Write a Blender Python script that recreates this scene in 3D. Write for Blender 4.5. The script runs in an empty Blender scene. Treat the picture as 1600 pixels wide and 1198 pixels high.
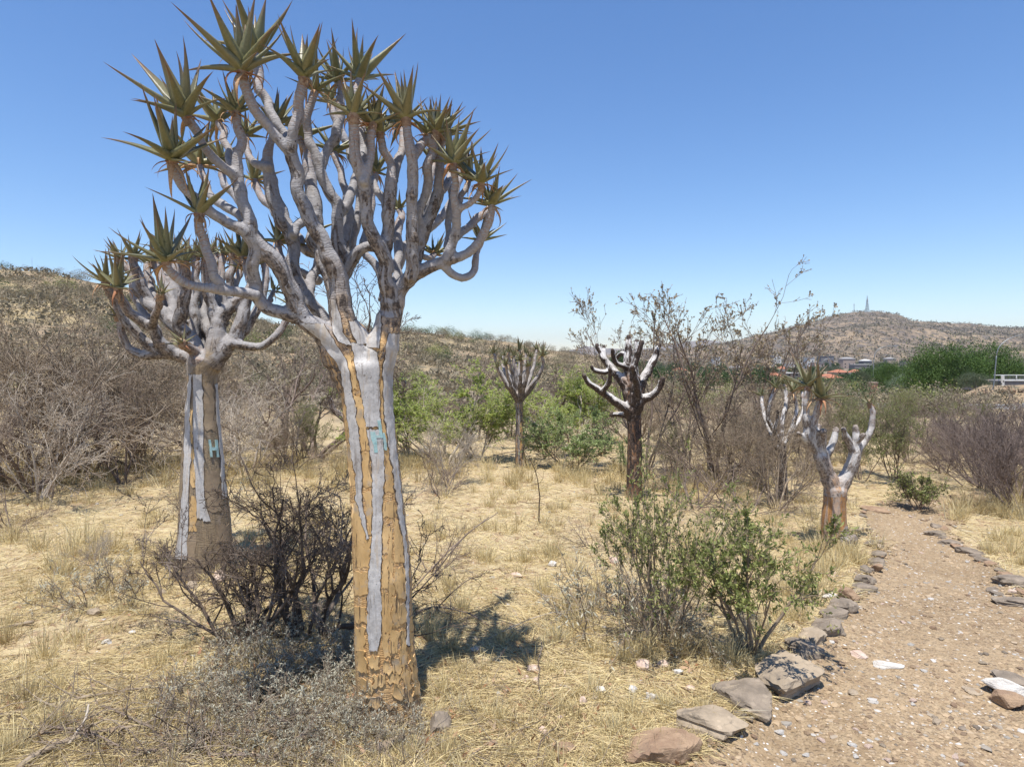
import bpy, math, random
import numpy as np
from mathutils import Vector, Matrix, Euler
from mathutils.kdtree import KDTree
from mathutils.bvhtree import BVHTree

# ------------------------------------------------------------------ camera, sky, sun, exposure
sc = bpy.context.scene
COL = sc.collection
EYE = 1.65
F = 1000.0                      # focal length in photo pixels (photo 1600 wide)
cam = bpy.data.cameras.new("camera")
cam.sensor_width = 36; cam.lens = 36 * F / 1600; cam.shift_y = -39 / 1600
cam.clip_start = 0.05; cam.clip_end = 30000
camo = bpy.data.objects.new("camera", cam); COL.objects.link(camo)
camo.location = (0, 0, EYE); camo.rotation_euler = (math.radians(90), 0, 0)
sc.camera = camo
SUN_EL = math.radians(75)
SUN_AZ = math.radians(198)      # compass-like angle of the sun seen from the scene, 0 = +Y, clockwise
w = bpy.data.worlds.new("World"); sc.world = w; w.use_nodes = True
nt = w.node_tree; nt.nodes.clear()
sky = nt.nodes.new("ShaderNodeTexSky"); sky.sky_type = 'NISHITA'; sky.sun_disc = False
sky.sun_elevation = SUN_EL; sky.sun_rotation = SUN_AZ
sky.altitude = 600; sky.air_density = 1.15; sky.dust_density = 0.0; sky.ozone_density = 2.6
bg = nt.nodes.new("ShaderNodeBackground"); bg.inputs[1].default_value = 0.115
wo = nt.nodes.new("ShaderNodeOutputWorld")
hs = nt.nodes.new("ShaderNodeHueSaturation"); hs.inputs['Saturation'].default_value = 1.17
tn = nt.nodes.new("ShaderNodeMix"); tn.data_type = 'RGBA'; tn.blend_type = 'MULTIPLY'; tn.inputs[0].default_value = 1; tn.inputs[7].default_value = (.945, .955, 1.06, 1)
nt.links.new(sky.outputs[0], hs.inputs['Color']); nt.links.new(hs.outputs[0], tn.inputs[6]); nt.links.new(tn.outputs[2], bg.inputs[0]); nt.links.new(bg.outputs[0], wo.inputs[0])
sl = bpy.data.lights.new("sun", 'SUN'); sl.energy = 5.0; sl.angle = math.radians(0.53); sl.color = (1.0, 0.955, 0.88)
so = bpy.data.objects.new("sun", sl); COL.objects.link(so)
sdir = Vector((math.sin(SUN_AZ) * math.cos(SUN_EL), math.cos(SUN_AZ) * math.cos(SUN_EL), math.sin(SUN_EL)))
so.rotation_euler = (-sdir).to_track_quat('-Z', 'Y').to_euler(); so.location = (0, 0, 30)
sc.view_settings.view_transform = 'Standard'; sc.view_settings.look = 'None'
sc.view_settings.exposure = 0.5; sc.view_settings.gamma = 1.0; sc.view_settings.use_curve_mapping = False
sc.cycles.max_bounces = 6; sc.cycles.diffuse_bounces = 3; sc.cycles.transparent_max_bounces = 4
sc.cycles.volume_bounces = 0

RNG = np.random.default_rng(7)
random.seed(7)

# ------------------------------------------------------------------ helpers
def P(px, py, Y):
    return np.array([(px - 800) / F * Y, Y, EYE + (560 - py) / F * Y])

def _h(ix, iy, iz, seed):
    n = (ix * 374761393 + iy * 668265263 + iz * 2147483647 + seed * 974634777) & 0xffffffff
    n = ((n ^ (n >> 13)) * 1274126177) & 0xffffffff
    return ((n ^ (n >> 16)) & 0xffff) / 65535.0

def vnoise(p, seed=0):
    p = np.asarray(p, float)
    if p.shape[-1] == 2: p = np.concatenate([p, np.zeros(p.shape[:-1] + (1,))], -1)
    i = np.floor(p).astype(np.int64); f = p - i; u = f * f * (3 - 2 * f)
    r = 0
    for dx in (0, 1):
        for dy in (0, 1):
            for dz in (0, 1):
                wgt = (u[..., 0] if dx else 1 - u[..., 0]) * (u[..., 1] if dy else 1 - u[..., 1]) * (u[..., 2] if dz else 1 - u[..., 2])
                r = r + wgt * _h(i[..., 0] + dx, i[..., 1] + dy, i[..., 2] + dz, seed)
    return r * 2 - 1

def fbm(p, octaves=4, seed=0, gain=.5):
    p = np.asarray(p, float); a = 1; s = 0
    for o in range(octaves):
        s = s + a * vnoise(p * 2 ** o, seed + o * 17); a *= gain
    return s

def sstep(x, a, b):
    t = np.clip((np.asarray(x, float) - a) / (b - a), 0, 1)
    return t * t * (3 - 2 * t)

def norm(v):
    return v / np.maximum(np.linalg.norm(v, axis=-1, keepdims=True), 1e-9)

def mesh_np(name, V, quads=None, tris=None, mats=(), smooth=True, attrs=None, mat_idx=None):
    me = bpy.data.meshes.new(name)
    V = np.asarray(V, np.float32)
    q = np.asarray(quads, np.int32).reshape(-1, 4) if quads is not None and len(quads) else np.zeros((0, 4), np.int32)
    t = np.asarray(tris, np.int32).reshape(-1, 3) if tris is not None and len(tris) else np.zeros((0, 3), np.int32)
    me.vertices.add(len(V)); me.vertices.foreach_set("co", V.ravel())
    me.loops.add(len(q) * 4 + len(t) * 3)
    me.loops.foreach_set("vertex_index", np.concatenate([q.ravel(), t.ravel()]))
    me.polygons.add(len(q) + len(t))
    me.polygons.foreach_set("loop_start", np.concatenate([np.arange(len(q)) * 4, len(q) * 4 + np.arange(len(t)) * 3]).astype(np.int32))
    if mat_idx is not None: me.polygons.foreach_set("material_index", np.asarray(mat_idx, np.int32))
    me.polygons.foreach_set("use_smooth", np.full(len(q) + len(t), smooth))
    me.update(calc_edges=True)
    for k, a in (attrs or {}).items():
        a = np.asarray(a, np.float32)
        if a.ndim == 1:
            me.attributes.new(k, 'FLOAT', 'POINT').data.foreach_set("value", a)
        else:
            me.attributes.new(k, 'FLOAT_VECTOR', 'POINT').data.foreach_set("vector", a.ravel())
    for m in mats: me.materials.append(m)
    return me

def link(name, me, parent=None, loc=None, rot=None, scale=None):
    o = bpy.data.objects.new(name, me); COL.objects.link(o)
    if parent: o.parent = parent
    if loc is not None: o.location = Vector([float(c) for c in loc])
    if rot is not None: o.rotation_euler = rot
    if scale is not None: o.scale = (scale,) * 3 if np.isscalar(scale) else scale
    return o

def tag(o, label=None, cat=None, group=None, kind=None):
    if label: o['label'] = label
    if cat: o['category'] = cat
    if group: o['group'] = group
    if kind: o['kind'] = kind
    return o

def copy_tree(root, loc, rz=0.0, scale=1.0):
    r = root.copy(); COL.objects.link(r); r.location = loc
    r.rotation_euler = (0, 0, rz); r.scale = (scale,) * 3 if np.isscalar(scale) else scale
    for ch in list(root.children):
        c = ch.copy(); COL.objects.link(c); c.parent = r
        for g in list(ch.children):
            d = g.copy(); COL.objects.link(d); d.parent = c
    return r

def frames(Pn):
    T = norm(np.gradient(Pn, axis=1))
    mt = norm(T.mean(axis=1))
    ref = np.where(np.abs(mt[:, 2:3]) > .8, np.array([[1., 0, 0]]), np.array([[0, 0, 1.]]))
    ref = norm(np.cross(mt, ref))[:, None, :]
    N = norm(ref - (ref * T).sum(-1, keepdims=True) * T)
    return T, N, np.cross(T, N)

def tubes(Pn, R, s=5, cap=False):
    """n polylines of k points each -> vertices, quads, tris"""
    n, k, _ = Pn.shape
    T, N, B = frames(Pn)
    a = np.arange(s) / s * 2 * np.pi
    V = Pn[:, :, None, :] + R[:, :, None, None] * (np.cos(a)[:, None] * N[:, :, None, :] + np.sin(a)[:, None] * B[:, :, None, :])
    idx = np.arange(n * k * s).reshape(n, k, s)
    nx = np.roll(idx, -1, axis=2)
    Q = np.stack([idx[:, :-1], nx[:, :-1], nx[:, 1:], idx[:, 1:]], -1).reshape(-1, 4)
    V = V.reshape(-1, 3); tr = np.zeros((0, 3), int)
    if cap:
        c0 = len(V) + np.arange(n); c1 = c0 + n
        V = np.concatenate([V, Pn[:, 0] - T[:, 0] * R[:, 0:1] * .6, Pn[:, -1] + T[:, -1] * R[:, -1:] * .6])
        t0 = np.stack([nx[:, 0], idx[:, 0], np.repeat(c0[:, None], s, 1)], -1).reshape(-1, 3)
        t1 = np.stack([idx[:, -1], nx[:, -1], np.repeat(c1[:, None], s, 1)], -1).reshape(-1, 3)
        tr = np.concatenate([t0, t1])
    return V, Q, tr

class Acc:
    def __init__(s): s.V = []; s.Q = []; s.T = []; s.n = 0; s.A = []
    def add(s, V, Q=None, T=None, a=None):
        s.V.append(V)
        if Q is not None and len(Q): s.Q.append(np.asarray(Q) + s.n)
        if T is not None and len(T): s.T.append(np.asarray(T) + s.n)
        if a is not None: s.A.append(np.broadcast_to(np.asarray(a, float), (len(V),) + np.shape(a)[1:] if np.ndim(a) > 1 else (len(V),)))
        s.n += len(V)
    def mesh(s, name, mats, smooth=True, attr=None):
        V = np.concatenate(s.V); Q = np.concatenate(s.Q) if s.Q else None; T = np.concatenate(s.T) if s.T else None
        return mesh_np(name, V, Q, T, mats, smooth, {attr: np.concatenate(s.A)} if attr else None)

def box_v(x0, y0, z0, x1, y1, z1):
    V = np.array([[x0, y0, z0], [x1, y0, z0], [x1, y1, z0], [x0, y1, z0], [x0, y0, z1], [x1, y0, z1], [x1, y1, z1], [x0, y1, z1]], float)
    Q = [[0, 3, 2, 1], [4, 5, 6, 7], [0, 1, 5, 4], [1, 2, 6, 5], [2, 3, 7, 6], [3, 0, 4, 7]]
    return V, Q

# ------------------------------------------------------------------ materials
class NB:
    def __init__(s, name):
        s.m = bpy.data.materials.new(name); s.m.use_nodes = True; s.t = s.m.node_tree; s.t.nodes.clear()
        s.out = s.t.nodes.new("ShaderNodeOutputMaterial"); s.b = s.t.nodes.new("ShaderNodeBsdfPrincipled")
        s.t.links.new(s.b.outputs[0], s.out.inputs[0]); s.b.inputs['Roughness'].default_value = .85
        s.b.inputs['Specular IOR Level'].default_value = .25
    def set(s, sock, v):
        if hasattr(v, 'is_linked') or isinstance(v, bpy.types.NodeSocket): s.t.links.new(v, sock)
        elif isinstance(v, (tuple, list)) and len(v) == 3 and sock.type == 'RGBA': sock.default_value = (*v, 1)
        else: sock.default_value = v
    def node(s, typ, props=None, **ins):
        n = s.t.nodes.new("ShaderNode" + typ)
        for k, v in (props or {}).items(): setattr(n, k, v)
        for k, v in ins.items(): s.set(n.inputs[k.replace('_', ' ')], v)
        return n
    def co(s, kind='Object'): return s.node("TexCoord").outputs[kind]
    def attr(s, name, out='Fac'):
        return s.node("Attribute", dict(attribute_name=name)).outputs[out]
    def mapping(s, v, scale=(1, 1, 1), rot=(0, 0, 0)):
        n = s.node("Mapping", None, Vector=v); n.inputs['Scale'].default_value = scale; n.inputs['Rotation'].default_value = rot
        return n.outputs[0]
    def noise(s, v, scale=5, detail=4, rough=.6, dist=0.0):
        n = s.node("TexNoise", None, Vector=v); n.inputs['Scale'].default_value = scale; n.inputs['Detail'].default_value = detail
        n.inputs['Roughness'].default_value = rough; n.inputs['Distortion'].default_value = dist
        return n.outputs['Fac']
    def voro(s, v, scale=5, feat='F1', out='Distance', rnd=1.0):
        n = s.node("TexVoronoi", dict(feature=feat), Vector=v); n.inputs['Scale'].default_value = scale
        n.inputs['Randomness'].default_value = rnd
        return n.outputs[out]
    def ramp(s, f, a, b, lo=0.0, hi=1.0):
        n = s.t.nodes.new("ShaderNodeMapRange"); n.interpolation_type = 'SMOOTHSTEP'
        s.set(n.inputs['Value'], f)
        n.inputs['From Min'].default_value = a; n.inputs['From Max'].default_value = b
        n.inputs['To Min'].default_value = lo; n.inputs['To Max'].default_value = hi
        return n.outputs[0]
    def math(s, op, a, b=0.0, c=None):
        n = s.t.nodes.new("ShaderNodeMath"); n.operation = op
        s.set(n.inputs[0], a); s.set(n.inputs[1], b)
        if c is not None: s.set(n.inputs[2], c)
        return n.outputs[0]
    def mix(s, f, a, b, blend='MIX'):
        n = s.t.nodes.new("ShaderNodeMix"); n.data_type = 'RGBA'; n.blend_type = blend
        s.set(n.inputs[0], f); s.set(n.inputs[6], a); s.set(n.inputs[7], b)
        return n.outputs[2]
    def bump(s, h, strength=.5, dist=.01):
        n = s.node("Bump"); n.inputs['Strength'].default_value = strength; n.inputs['Distance'].default_value = dist
        s.set(n.inputs['Height'], h); s.t.links.new(n.outputs[0], s.b.inputs['Normal'])
    def color(s, v): s.set(s.b.inputs['Base Color'], v)
    def rough(s, v): s.set(s.b.inputs['Roughness'], v)

def simple(name, c, c2=None, scale=8, rough=.8, metal=0, bump=0):
    b = NB(name); co = b.co()
    n = b.noise(co, scale, 4)
    b.color(b.mix(b.ramp(n, .3, .7), c, c2 or tuple(x * .8 for x in c))); b.rough(rough); b.b.inputs['Metallic'].default_value = metal
    if bump: b.bump(n, bump, .01)
    return b.m

def m_leaf(name, c1, c2, c3=None, trans=.25):
    """foliage: colour varies leaf by leaf"""
    b = NB(name); v = b.attr('tint')
    n = b.noise(b.co(), 3.0, 3)
    col = b.mix(b.ramp(v, .1, .9), c1, c2)
    if c3: col = b.mix(b.ramp(n, .55, .75, 0, .8), col, c3)
    b.color(col); b.rough(.6)
    tr = b.node("BsdfTranslucent"); b.set(tr.inputs[0], col)
    mx = b.node("MixShader"); mx.inputs[0].default_value = trans
    b.t.links.new(b.b.outputs[0], mx.inputs[1]); b.t.links.new(tr.outputs[0], mx.inputs[2]); b.t.links.new(mx.outputs[0], b.out.inputs[0])
    return b.m

def m_wood(name, c1, c2, c3=None):
    b = NB(name); co = b.co(); n = b.noise(co, 14, 5); v = b.voro(co, 5)
    col = b.mix(b.ramp(n, .35, .65), c1, c2)
    if c3: col = b.mix(b.ramp(b.noise(co, 2.2, 2), .5, .62), col, c3)
    b.color(col); b.bump(n, .4, .004); return b.m

def m_bark(name, grey=(.30, .29, .295), t1=(.58, .38, .18), t2=(.44, .26, .11), k1=(.07, .055, .048), k2=(.25, .205, .17)):
    b = NB(name); bk = b.attr('bk', 'Vector'); bc = b.attr('bco', 'Vector'); co = b.co()
    sep = b.node("SeparateXYZ", None, Vector=bk); tan, dark, ring = sep.outputs
    al = b.node("SeparateXYZ", None, Vector=bc).outputs[2]
    n1 = b.noise(b.mapping(bc, (1.9, 1.9, .55)), 1.0, 3, .5, .4)
    fine = b.noise(co, 60, 4)
    big = b.noise(co, 9, 3)
    g = b.mix(b.ramp(fine, .3, .7), tuple(x * .84 for x in grey), tuple(min(x * 1.16, 1) for x in grey))
    g = b.mix(b.ramp(big, .4, .7, 0, .35), g, (.33, .29, .26))
    tn = b.mix(b.ramp(b.noise(b.mapping(bc, (3, 3, 1.2)), 2, 4), .3, .7), t1, t2)
    tn = b.mix(b.ramp(b.noise(co, 26, 4), .52, .72, 0, .75), tn, (.30, .24, .19))
    solid = b.attr('solid'); st = b.math('MAXIMUM', b.ramp(n1, .49, .51), solid)
    edge = b.math('MULTIPLY', b.math('SUBTRACT', 1.0, b.ramp(b.math('ABSOLUTE', b.math('SUBTRACT', n1, .5)), .0, .018)), b.math('SUBTRACT', 1.0, solid))
    c = b.mix(b.math('MULTIPLY', st, tan), g, tn)
    c = b.mix(b.math('MULTIPLY', edge, tan), c, (.045, .035, .03))
    # old cracked crust on the thick limbs, and shade painted on limb undersides
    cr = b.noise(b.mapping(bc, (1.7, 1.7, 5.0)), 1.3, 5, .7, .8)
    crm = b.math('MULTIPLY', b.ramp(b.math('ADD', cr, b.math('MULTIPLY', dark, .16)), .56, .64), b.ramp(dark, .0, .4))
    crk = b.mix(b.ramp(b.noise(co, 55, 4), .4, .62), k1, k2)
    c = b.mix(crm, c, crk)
    # ring scars below the rosettes
    wv = b.math('SINE', b.math('ADD', b.math('MULTIPLY', al, 420.0), b.math('MULTIPLY', b.noise(co, 12, 3), 30.0)))
    rg = b.math('MULTIPLY', b.ramp(wv, -.1, .8), ring)
    c = b.mix(b.math('MULTIPLY', rg, .8), c, (.30, .20, .15))
    wv2 = b.math('SINE', b.math('ADD', b.math('MULTIPLY', al, 95.0), b.math('MULTIPLY', b.noise(co, 7, 2), 6.0)))
    ringm = b.math('MULTIPLY', b.ramp(wv2, .95, 1.0, 0, .6), b.ramp(b.noise(co, 11, 2), .5, .6))
    c = b.mix(b.math('MULTIPLY', ringm, b.math('SUBTRACT', 1.0, tan)), c, (.16, .14, .13))
    crack = b.math('MULTIPLY', b.ramp(b.noise(b.mapping(bc, (7, 7, 2.2)), 3, 5, .7), .60, .64), tan)
    c = b.mix(b.math('MULTIPLY', crack, solid), c, (.05, .035, .025))
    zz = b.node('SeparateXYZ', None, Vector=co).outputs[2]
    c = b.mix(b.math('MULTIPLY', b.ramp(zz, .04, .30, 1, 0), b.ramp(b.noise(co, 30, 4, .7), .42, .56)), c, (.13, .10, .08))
    # bud scars and lichen specks
    sp = b.voro(co, 34)
    c = b.mix(b.math('MULTIPLY', b.ramp(sp, .10, .17, 1, 0), b.ramp(b.noise(co, 5, 2), .5, .6)), c, (.05, .04, .04))
    b.color(c); b.rough(b.ramp(fine, 0, 1, .55, .85))
    h = b.math('ADD', b.math('MULTIPLY', fine, .4), b.math('ADD', b.math('MULTIPLY', crm, b.noise(b.mapping(bc, (4, 4, 2)), 4, 4)), b.math('MULTIPLY', wv, -.15)))
    h = b.math('ADD', h, b.math('MULTIPLY', b.math('MULTIPLY', st, tan), -1.0))
    b.bump(h, .6, .006)
    return b.m

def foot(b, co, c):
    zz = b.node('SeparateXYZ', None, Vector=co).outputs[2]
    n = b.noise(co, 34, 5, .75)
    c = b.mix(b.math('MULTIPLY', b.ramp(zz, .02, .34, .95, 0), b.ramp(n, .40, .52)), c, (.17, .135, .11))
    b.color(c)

def m_plate_grey():
    b = NB('grey_bark'); co = b.co(); f = b.noise(co, 70, 5, .7); g = b.noise(b.mapping(co, (1, 1, .25)), 12, 4)
    c = b.mix(b.ramp(f, .3, .7), (.40, .385, .37), (.54, .52, .50))
    c = b.mix(b.ramp(g, .45, .7, 0, .65), c, (.30, .27, .24))
    c = b.mix(b.ramp(b.noise(b.mapping(co, (1, 1, .5)), 26, 5, .75), .60, .68, 0, .8), c, (.15, .12, .10))
    c = b.mix(b.ramp(b.voro(b.mapping(co, (1, 1, .7)), 55), .06, .12, .8, 0), c, (.09, .075, .07))
    c = b.mix(b.ramp(b.noise(b.mapping(co, (1, 1, .13)), 30, 5, .65), .54, .66, 0, .6), c, (.46, .37, .27))
    c = b.mix(b.ramp(b.noise(b.mapping(co, (1, 1, .06)), 70, 4, .6), .58, .66, 0, .6), c, (.22, .19, .17))
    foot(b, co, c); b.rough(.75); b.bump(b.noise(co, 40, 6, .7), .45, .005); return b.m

def m_plate_tan():
    b = NB('tan_bark'); co = b.co(); n = b.noise(b.mapping(co, (1, 1, .2)), 14, 5, .6)
    c = b.mix(b.ramp(n, .3, .7), (.62, .42, .20), (.49, .31, .13))
    c = b.mix(b.ramp(b.noise(co, 9, 5, .7), .53, .68, 0, .8), c, (.36, .30, .23))
    c = b.mix(b.ramp(b.noise(b.mapping(co, (1.3, 1.3, .16)), 34, 4, .7), .61, .66, 0, .85), c, (.07, .05, .035))
    c = b.mix(b.ramp(b.voro(co, 60), .07, .13, .8, 0), c, (.08, .055, .04))
    c = b.mix(b.ramp(b.noise(b.mapping(co, (1, 1, .09)), 60, 3, .6), .60, .64, 0, .8), c, (.09, .06, .04))
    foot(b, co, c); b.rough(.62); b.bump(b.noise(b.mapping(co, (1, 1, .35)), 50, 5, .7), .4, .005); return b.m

def m_ground():
    b = NB('dry_soil'); co = b.co(); hill = b.attr('hill'); mt = b.attr('mount')
    n1 = b.noise(co, 1.3, 5, .6); n2 = b.noise(co, 9, 6, .7); n3 = b.noise(co, 60, 4, .7)
    c = b.mix(b.ramp(n1, .35, .65), (.42, .325, .185), (.33, .235, .14))
    c = b.mix(b.ramp(n2, .42, .6), c, (.46, .375, .22))
    c = b.mix(b.ramp(n3, .5, .72, 0, .55), c, (.24, .165, .105))
    # small chips of quartz and litter
    v = b.voro(co, 45, 'F1', 'Color'); vd = b.voro(co, 45)
    vs = b.node("SeparateColor", None, Color=v).outputs
    chip = b.math('MULTIPLY', b.ramp(vs[0], .86, .9), b.ramp(vd, .25, .32, 1, 0))
    c = b.mix(chip, c, (.62, .55, .47))
    chip2 = b.math('MULTIPLY', b.ramp(vs[1], .8, .85), b.ramp(vd, .28, .36, 1, 0))
    c = b.mix(chip2, c, (.26, .17, .12))
    # hillside: pale straw slopes, reddish bare patches, dark scrub too small to tell apart
    ch = b.mapping(co, (1, .35, 1.2)); h1 = b.noise(ch, .07, 5, .6); h2 = b.noise(ch, .35, 5, .65)
    hc = b.mix(b.ramp(h1, .4, .62), (.30, .215, .13), (.34, .265, .145))
    hc = b.mix(b.ramp(h2, .45, .62, 0, .8), hc, (.26, .205, .135))
    hc = b.mix(b.ramp(b.voro(co, .42), .22, .42, .9, 0), hc, (.125, .11, .075))
    hc = b.mix(b.ramp(b.noise(co, 1.7, 5, .7), .5, .66, 0, .8), hc, (.16, .13, .09))
    c = b.mix(hill, c, hc)
    # mountain: brown rock and scrub
    cm = b.mapping(co, (1, .16, 1.6)); m1 = b.noise(cm, .012, 6, .65); m2 = b.noise(cm, .045, 5, .7)
    mc = b.mix(b.ramp(m1, .42, .60), (.15, .115, .085), (.27, .20, .13))
    mc = b.mix(b.ramp(b.voro(cm, .11), .22, .55, .9, 0), mc, (.10, .088, .078))
    mc = b.mix(b.ramp(m2, .56, .66, 0, .8), mc, (.33, .25, .16))
    mc = b.mix(b.ramp(b.noise(cm, .16, 4, .7), .5, .60, 0, .85), mc, (.085, .07, .052))
    c = b.mix(mt, c, mc)
    b.color(c); b.rough(.95)
    b.bump(b.math('ADD', b.math('MULTIPLY', n3, .5), b.math('ADD', n2, b.math('MULTIPLY', b.ramp(vd, 0, .4, 1, 0), .5))), .7, .02)
    return b.m

def m_path():
    b = NB('gravel_path'); co = b.co()
    n1 = b.noise(co, 1.1, 4, .6); n2 = b.noise(co, 12, 6, .7)
    c = b.mix(b.ramp(n1, .38, .66), (.31, .222, .132), (.245, .172, .10))
    c = b.mix(b.ramp(n2, .4, .66, 0, .7), c, (.37, .28, .175))
    for sc_, seed in ((38, 0), (75, 3)):
        cc = b.mapping(co, (1, 1, 1), (0, 0, seed)); v = b.voro(cc, sc_, 'F1', 'Color'); vd = b.voro(cc, sc_)
        vs = b.node("SeparateColor", None, Color=v).outputs
        st = b.mix(vs[0], (.21, .145, .09), (.42, .32, .21))
        st = b.mix(b.ramp(vs[2], .93, .95), st, (.66, .62, .57))
        c = b.mix(b.math('MULTIPLY', b.ramp(vs[1], .35, .5), b.ramp(vd, .30, .42, 1, 0)), c, st)
    b.color(c); b.rough(.9)
    b.bump(b.math('ADD', b.ramp(b.voro(co, 38), .1, .5, 1, 0), b.math('ADD', b.ramp(b.voro(co, 75), .1, .5, .5, 0), n2)), .8, .012)
    return b.m

def m_rock(name, c1, c2, c3, layer=0.0):
    b = NB(name); co = b.co(); n = b.noise(co, 9, 6, .7); f = b.noise(co, 70, 5, .7)
    l = b.noise(b.mapping(co, (2, 2, 16)), 3, 5, .65, .5)
    c = b.mix(b.ramp(n, .35, .65), c1, c2)
    c = b.mix(b.ramp(l, .52, .66, 0, layer), c, c3)
    c = b.mix(b.ramp(f, .55, .75, 0, .5), c, tuple(x * .45 for x in c1))
    c = b.mix(b.ramp(b.voro(co, 16), .12, .22, .35, 0), c, tuple(min(1, x * 1.5) for x in c2))
    b.color(c); b.rough(.85); b.bump(b.math('ADD', b.math('MULTIPLY', f, .4), b.math('ADD', l, n)), .7, .012)
    return b.m

M = {}
M['ground'] = m_ground(); M['path'] = m_path()
M['bark'] = m_bark('quiver_bark'); M['bark_far'] = m_bark('quiver_bark_brown', grey=(.36, .33, .31)); M['bark_shaded'] = m_bark('shaded_quiver_bark', (.31, .295, .29), (.30, .225, .14), (.20, .155, .105)); M['bark_dead'] = m_bark('dead_quiver_bark', (.60, .57, .54), (.36, .19, .09), (.14, .07, .04), (.03, .022, .018), (.10, .07, .055)); M['bark_small'] = m_bark('orange_quiver_bark', (.46, .44, .42), (.46, .25, .10), (.30, .15, .06), (.14, .11, .09), (.34, .29, .25))  # second tree's bark: tan darkened, its crown's shade put into the colour
M['plate_grey'] = m_plate_grey(); M['plate_tan'] = m_plate_tan(); M['plate_brown'] = simple('brown_bark', (.33, .25, .165), (.24, .18, .12), 14, .75, 0, .4); M['crack'] = simple('bark_crack', (.07, .05, .035), (.16, .12, .09), 60, .9)
M['rock_grey'] = m_rock('grey_schist', (.16, .13, .10), (.26, .21, .16), (.34, .275, .20), .8)
M['rock_tan'] = m_rock('tan_schist', (.27, .215, .155), (.37, .295, .21), (.15, .125, .10), .75)
M['rock_brown'] = m_rock('brown_stone', (.24, .155, .10), (.34, .235, .15), (.17, .12, .09), .5)
M['rock_pink'] = m_rock('pink_stone', (.50, .36, .28), (.58, .46, .38), (.42, .28, .2), .3)
M['quartz'] = m_rock('white_quartz', (.50, .46, .41), (.58, .55, .50), (.40, .33, .25), .4)
M['wood_grey'] = m_wood('grey_twigs', (.21, .16, .115), (.32, .255, .185))
M['wood_pale'] = m_wood('pale_twigs', (.38, .32, .25), (.46, .40, .33), (.27, .21, .16))
M['wood_brown'] = m_wood('brown_twigs', (.15, .11, .085), (.22, .17, .14))
M['wood_dark'] = m_wood('dark_twigs', (.075, .055, .042), (.14, .105, .08), (.24, .19, .155))
M['wood_purple'] = m_wood('purple_twigs', (.16, .12, .105), (.235, .185, .155))
M['leaf_bright'] = m_leaf('bright_leaves', (.31, .38, .09), (.45, .50, .15), None, .42)
M['leaf_green'] = m_leaf('green_leaves', (.065, .125, .035), (.13, .20, .05))
M['leaf_olive'] = m_leaf('olive_leaves', (.145, .17, .05), (.28, .30, .10), (.30, .24, .09))
M['leaf_yellow'] = m_leaf('yellow_green_leaves', (.20, .23, .08), (.32, .34, .13), None, .4)
M['leaf_light'] = m_leaf('light_green_leaves', (.27, .35, .13), (.40, .47, .21), None, .42)
M['leaf_tan'] = m_leaf('dry_leaves', (.26, .20, .12), (.38, .31, .20), (.2, .2, .09))
M['leaf_silver'] = m_leaf('silver_leaves', (.34, .33, .25), (.48, .46, .36), (.26, .2, .13))
M['leaf_dark'] = m_leaf('dark_green_leaves', (.035, .06, .022), (.075, .115, .035))
M['leaf_tree'] = m_leaf('tree_leaves', (.05, .09, .02), (.10, .165, .035))
M['leaf_scrub_green'] = m_leaf('grey_green_leaves', (.075, .095, .05), (.12, .145, .08)); M['leaf_silvergreen'] = m_leaf('pale_grey_green_leaves', (.14, .18, .11), (.21, .25, .16))
M['leaf_scrub'] = m_leaf('scrub_leaves', (.17, .145, .095), (.27, .225, .15), (.13, .15, .075))

# ------------------------------------------------------------------ terrain
RX = [-900, -400, 0, 60, 130, 200, 300, 420, 520, 640, 740, 800, 870, 930, 980, 1040, 2600]
RY = [400, 405, 420, 427, 439, 452, 474, 504, 511, 518, 528, 536, 549, 557, 566, 575, 600]
MX = [900, 1000, 1060, 1130, 1220, 1295, 1340, 1375, 1400, 1425, 1500, 1600, 1800, 2200, 2800]
MY = [566, 556, 549, 537, 516, 496, 488, 487, 491, 501, 507, 512, 520, 530, 545]
FX = [300, 700, 850, 894, 915, 960, 1000, 1040, 1070, 1100, 1140, 1250, 1500, 2200]
FY = [556, 552, 551, 547, 541, 545, 546, 541, 534, 532, 536, 534, 530, 540]

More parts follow.
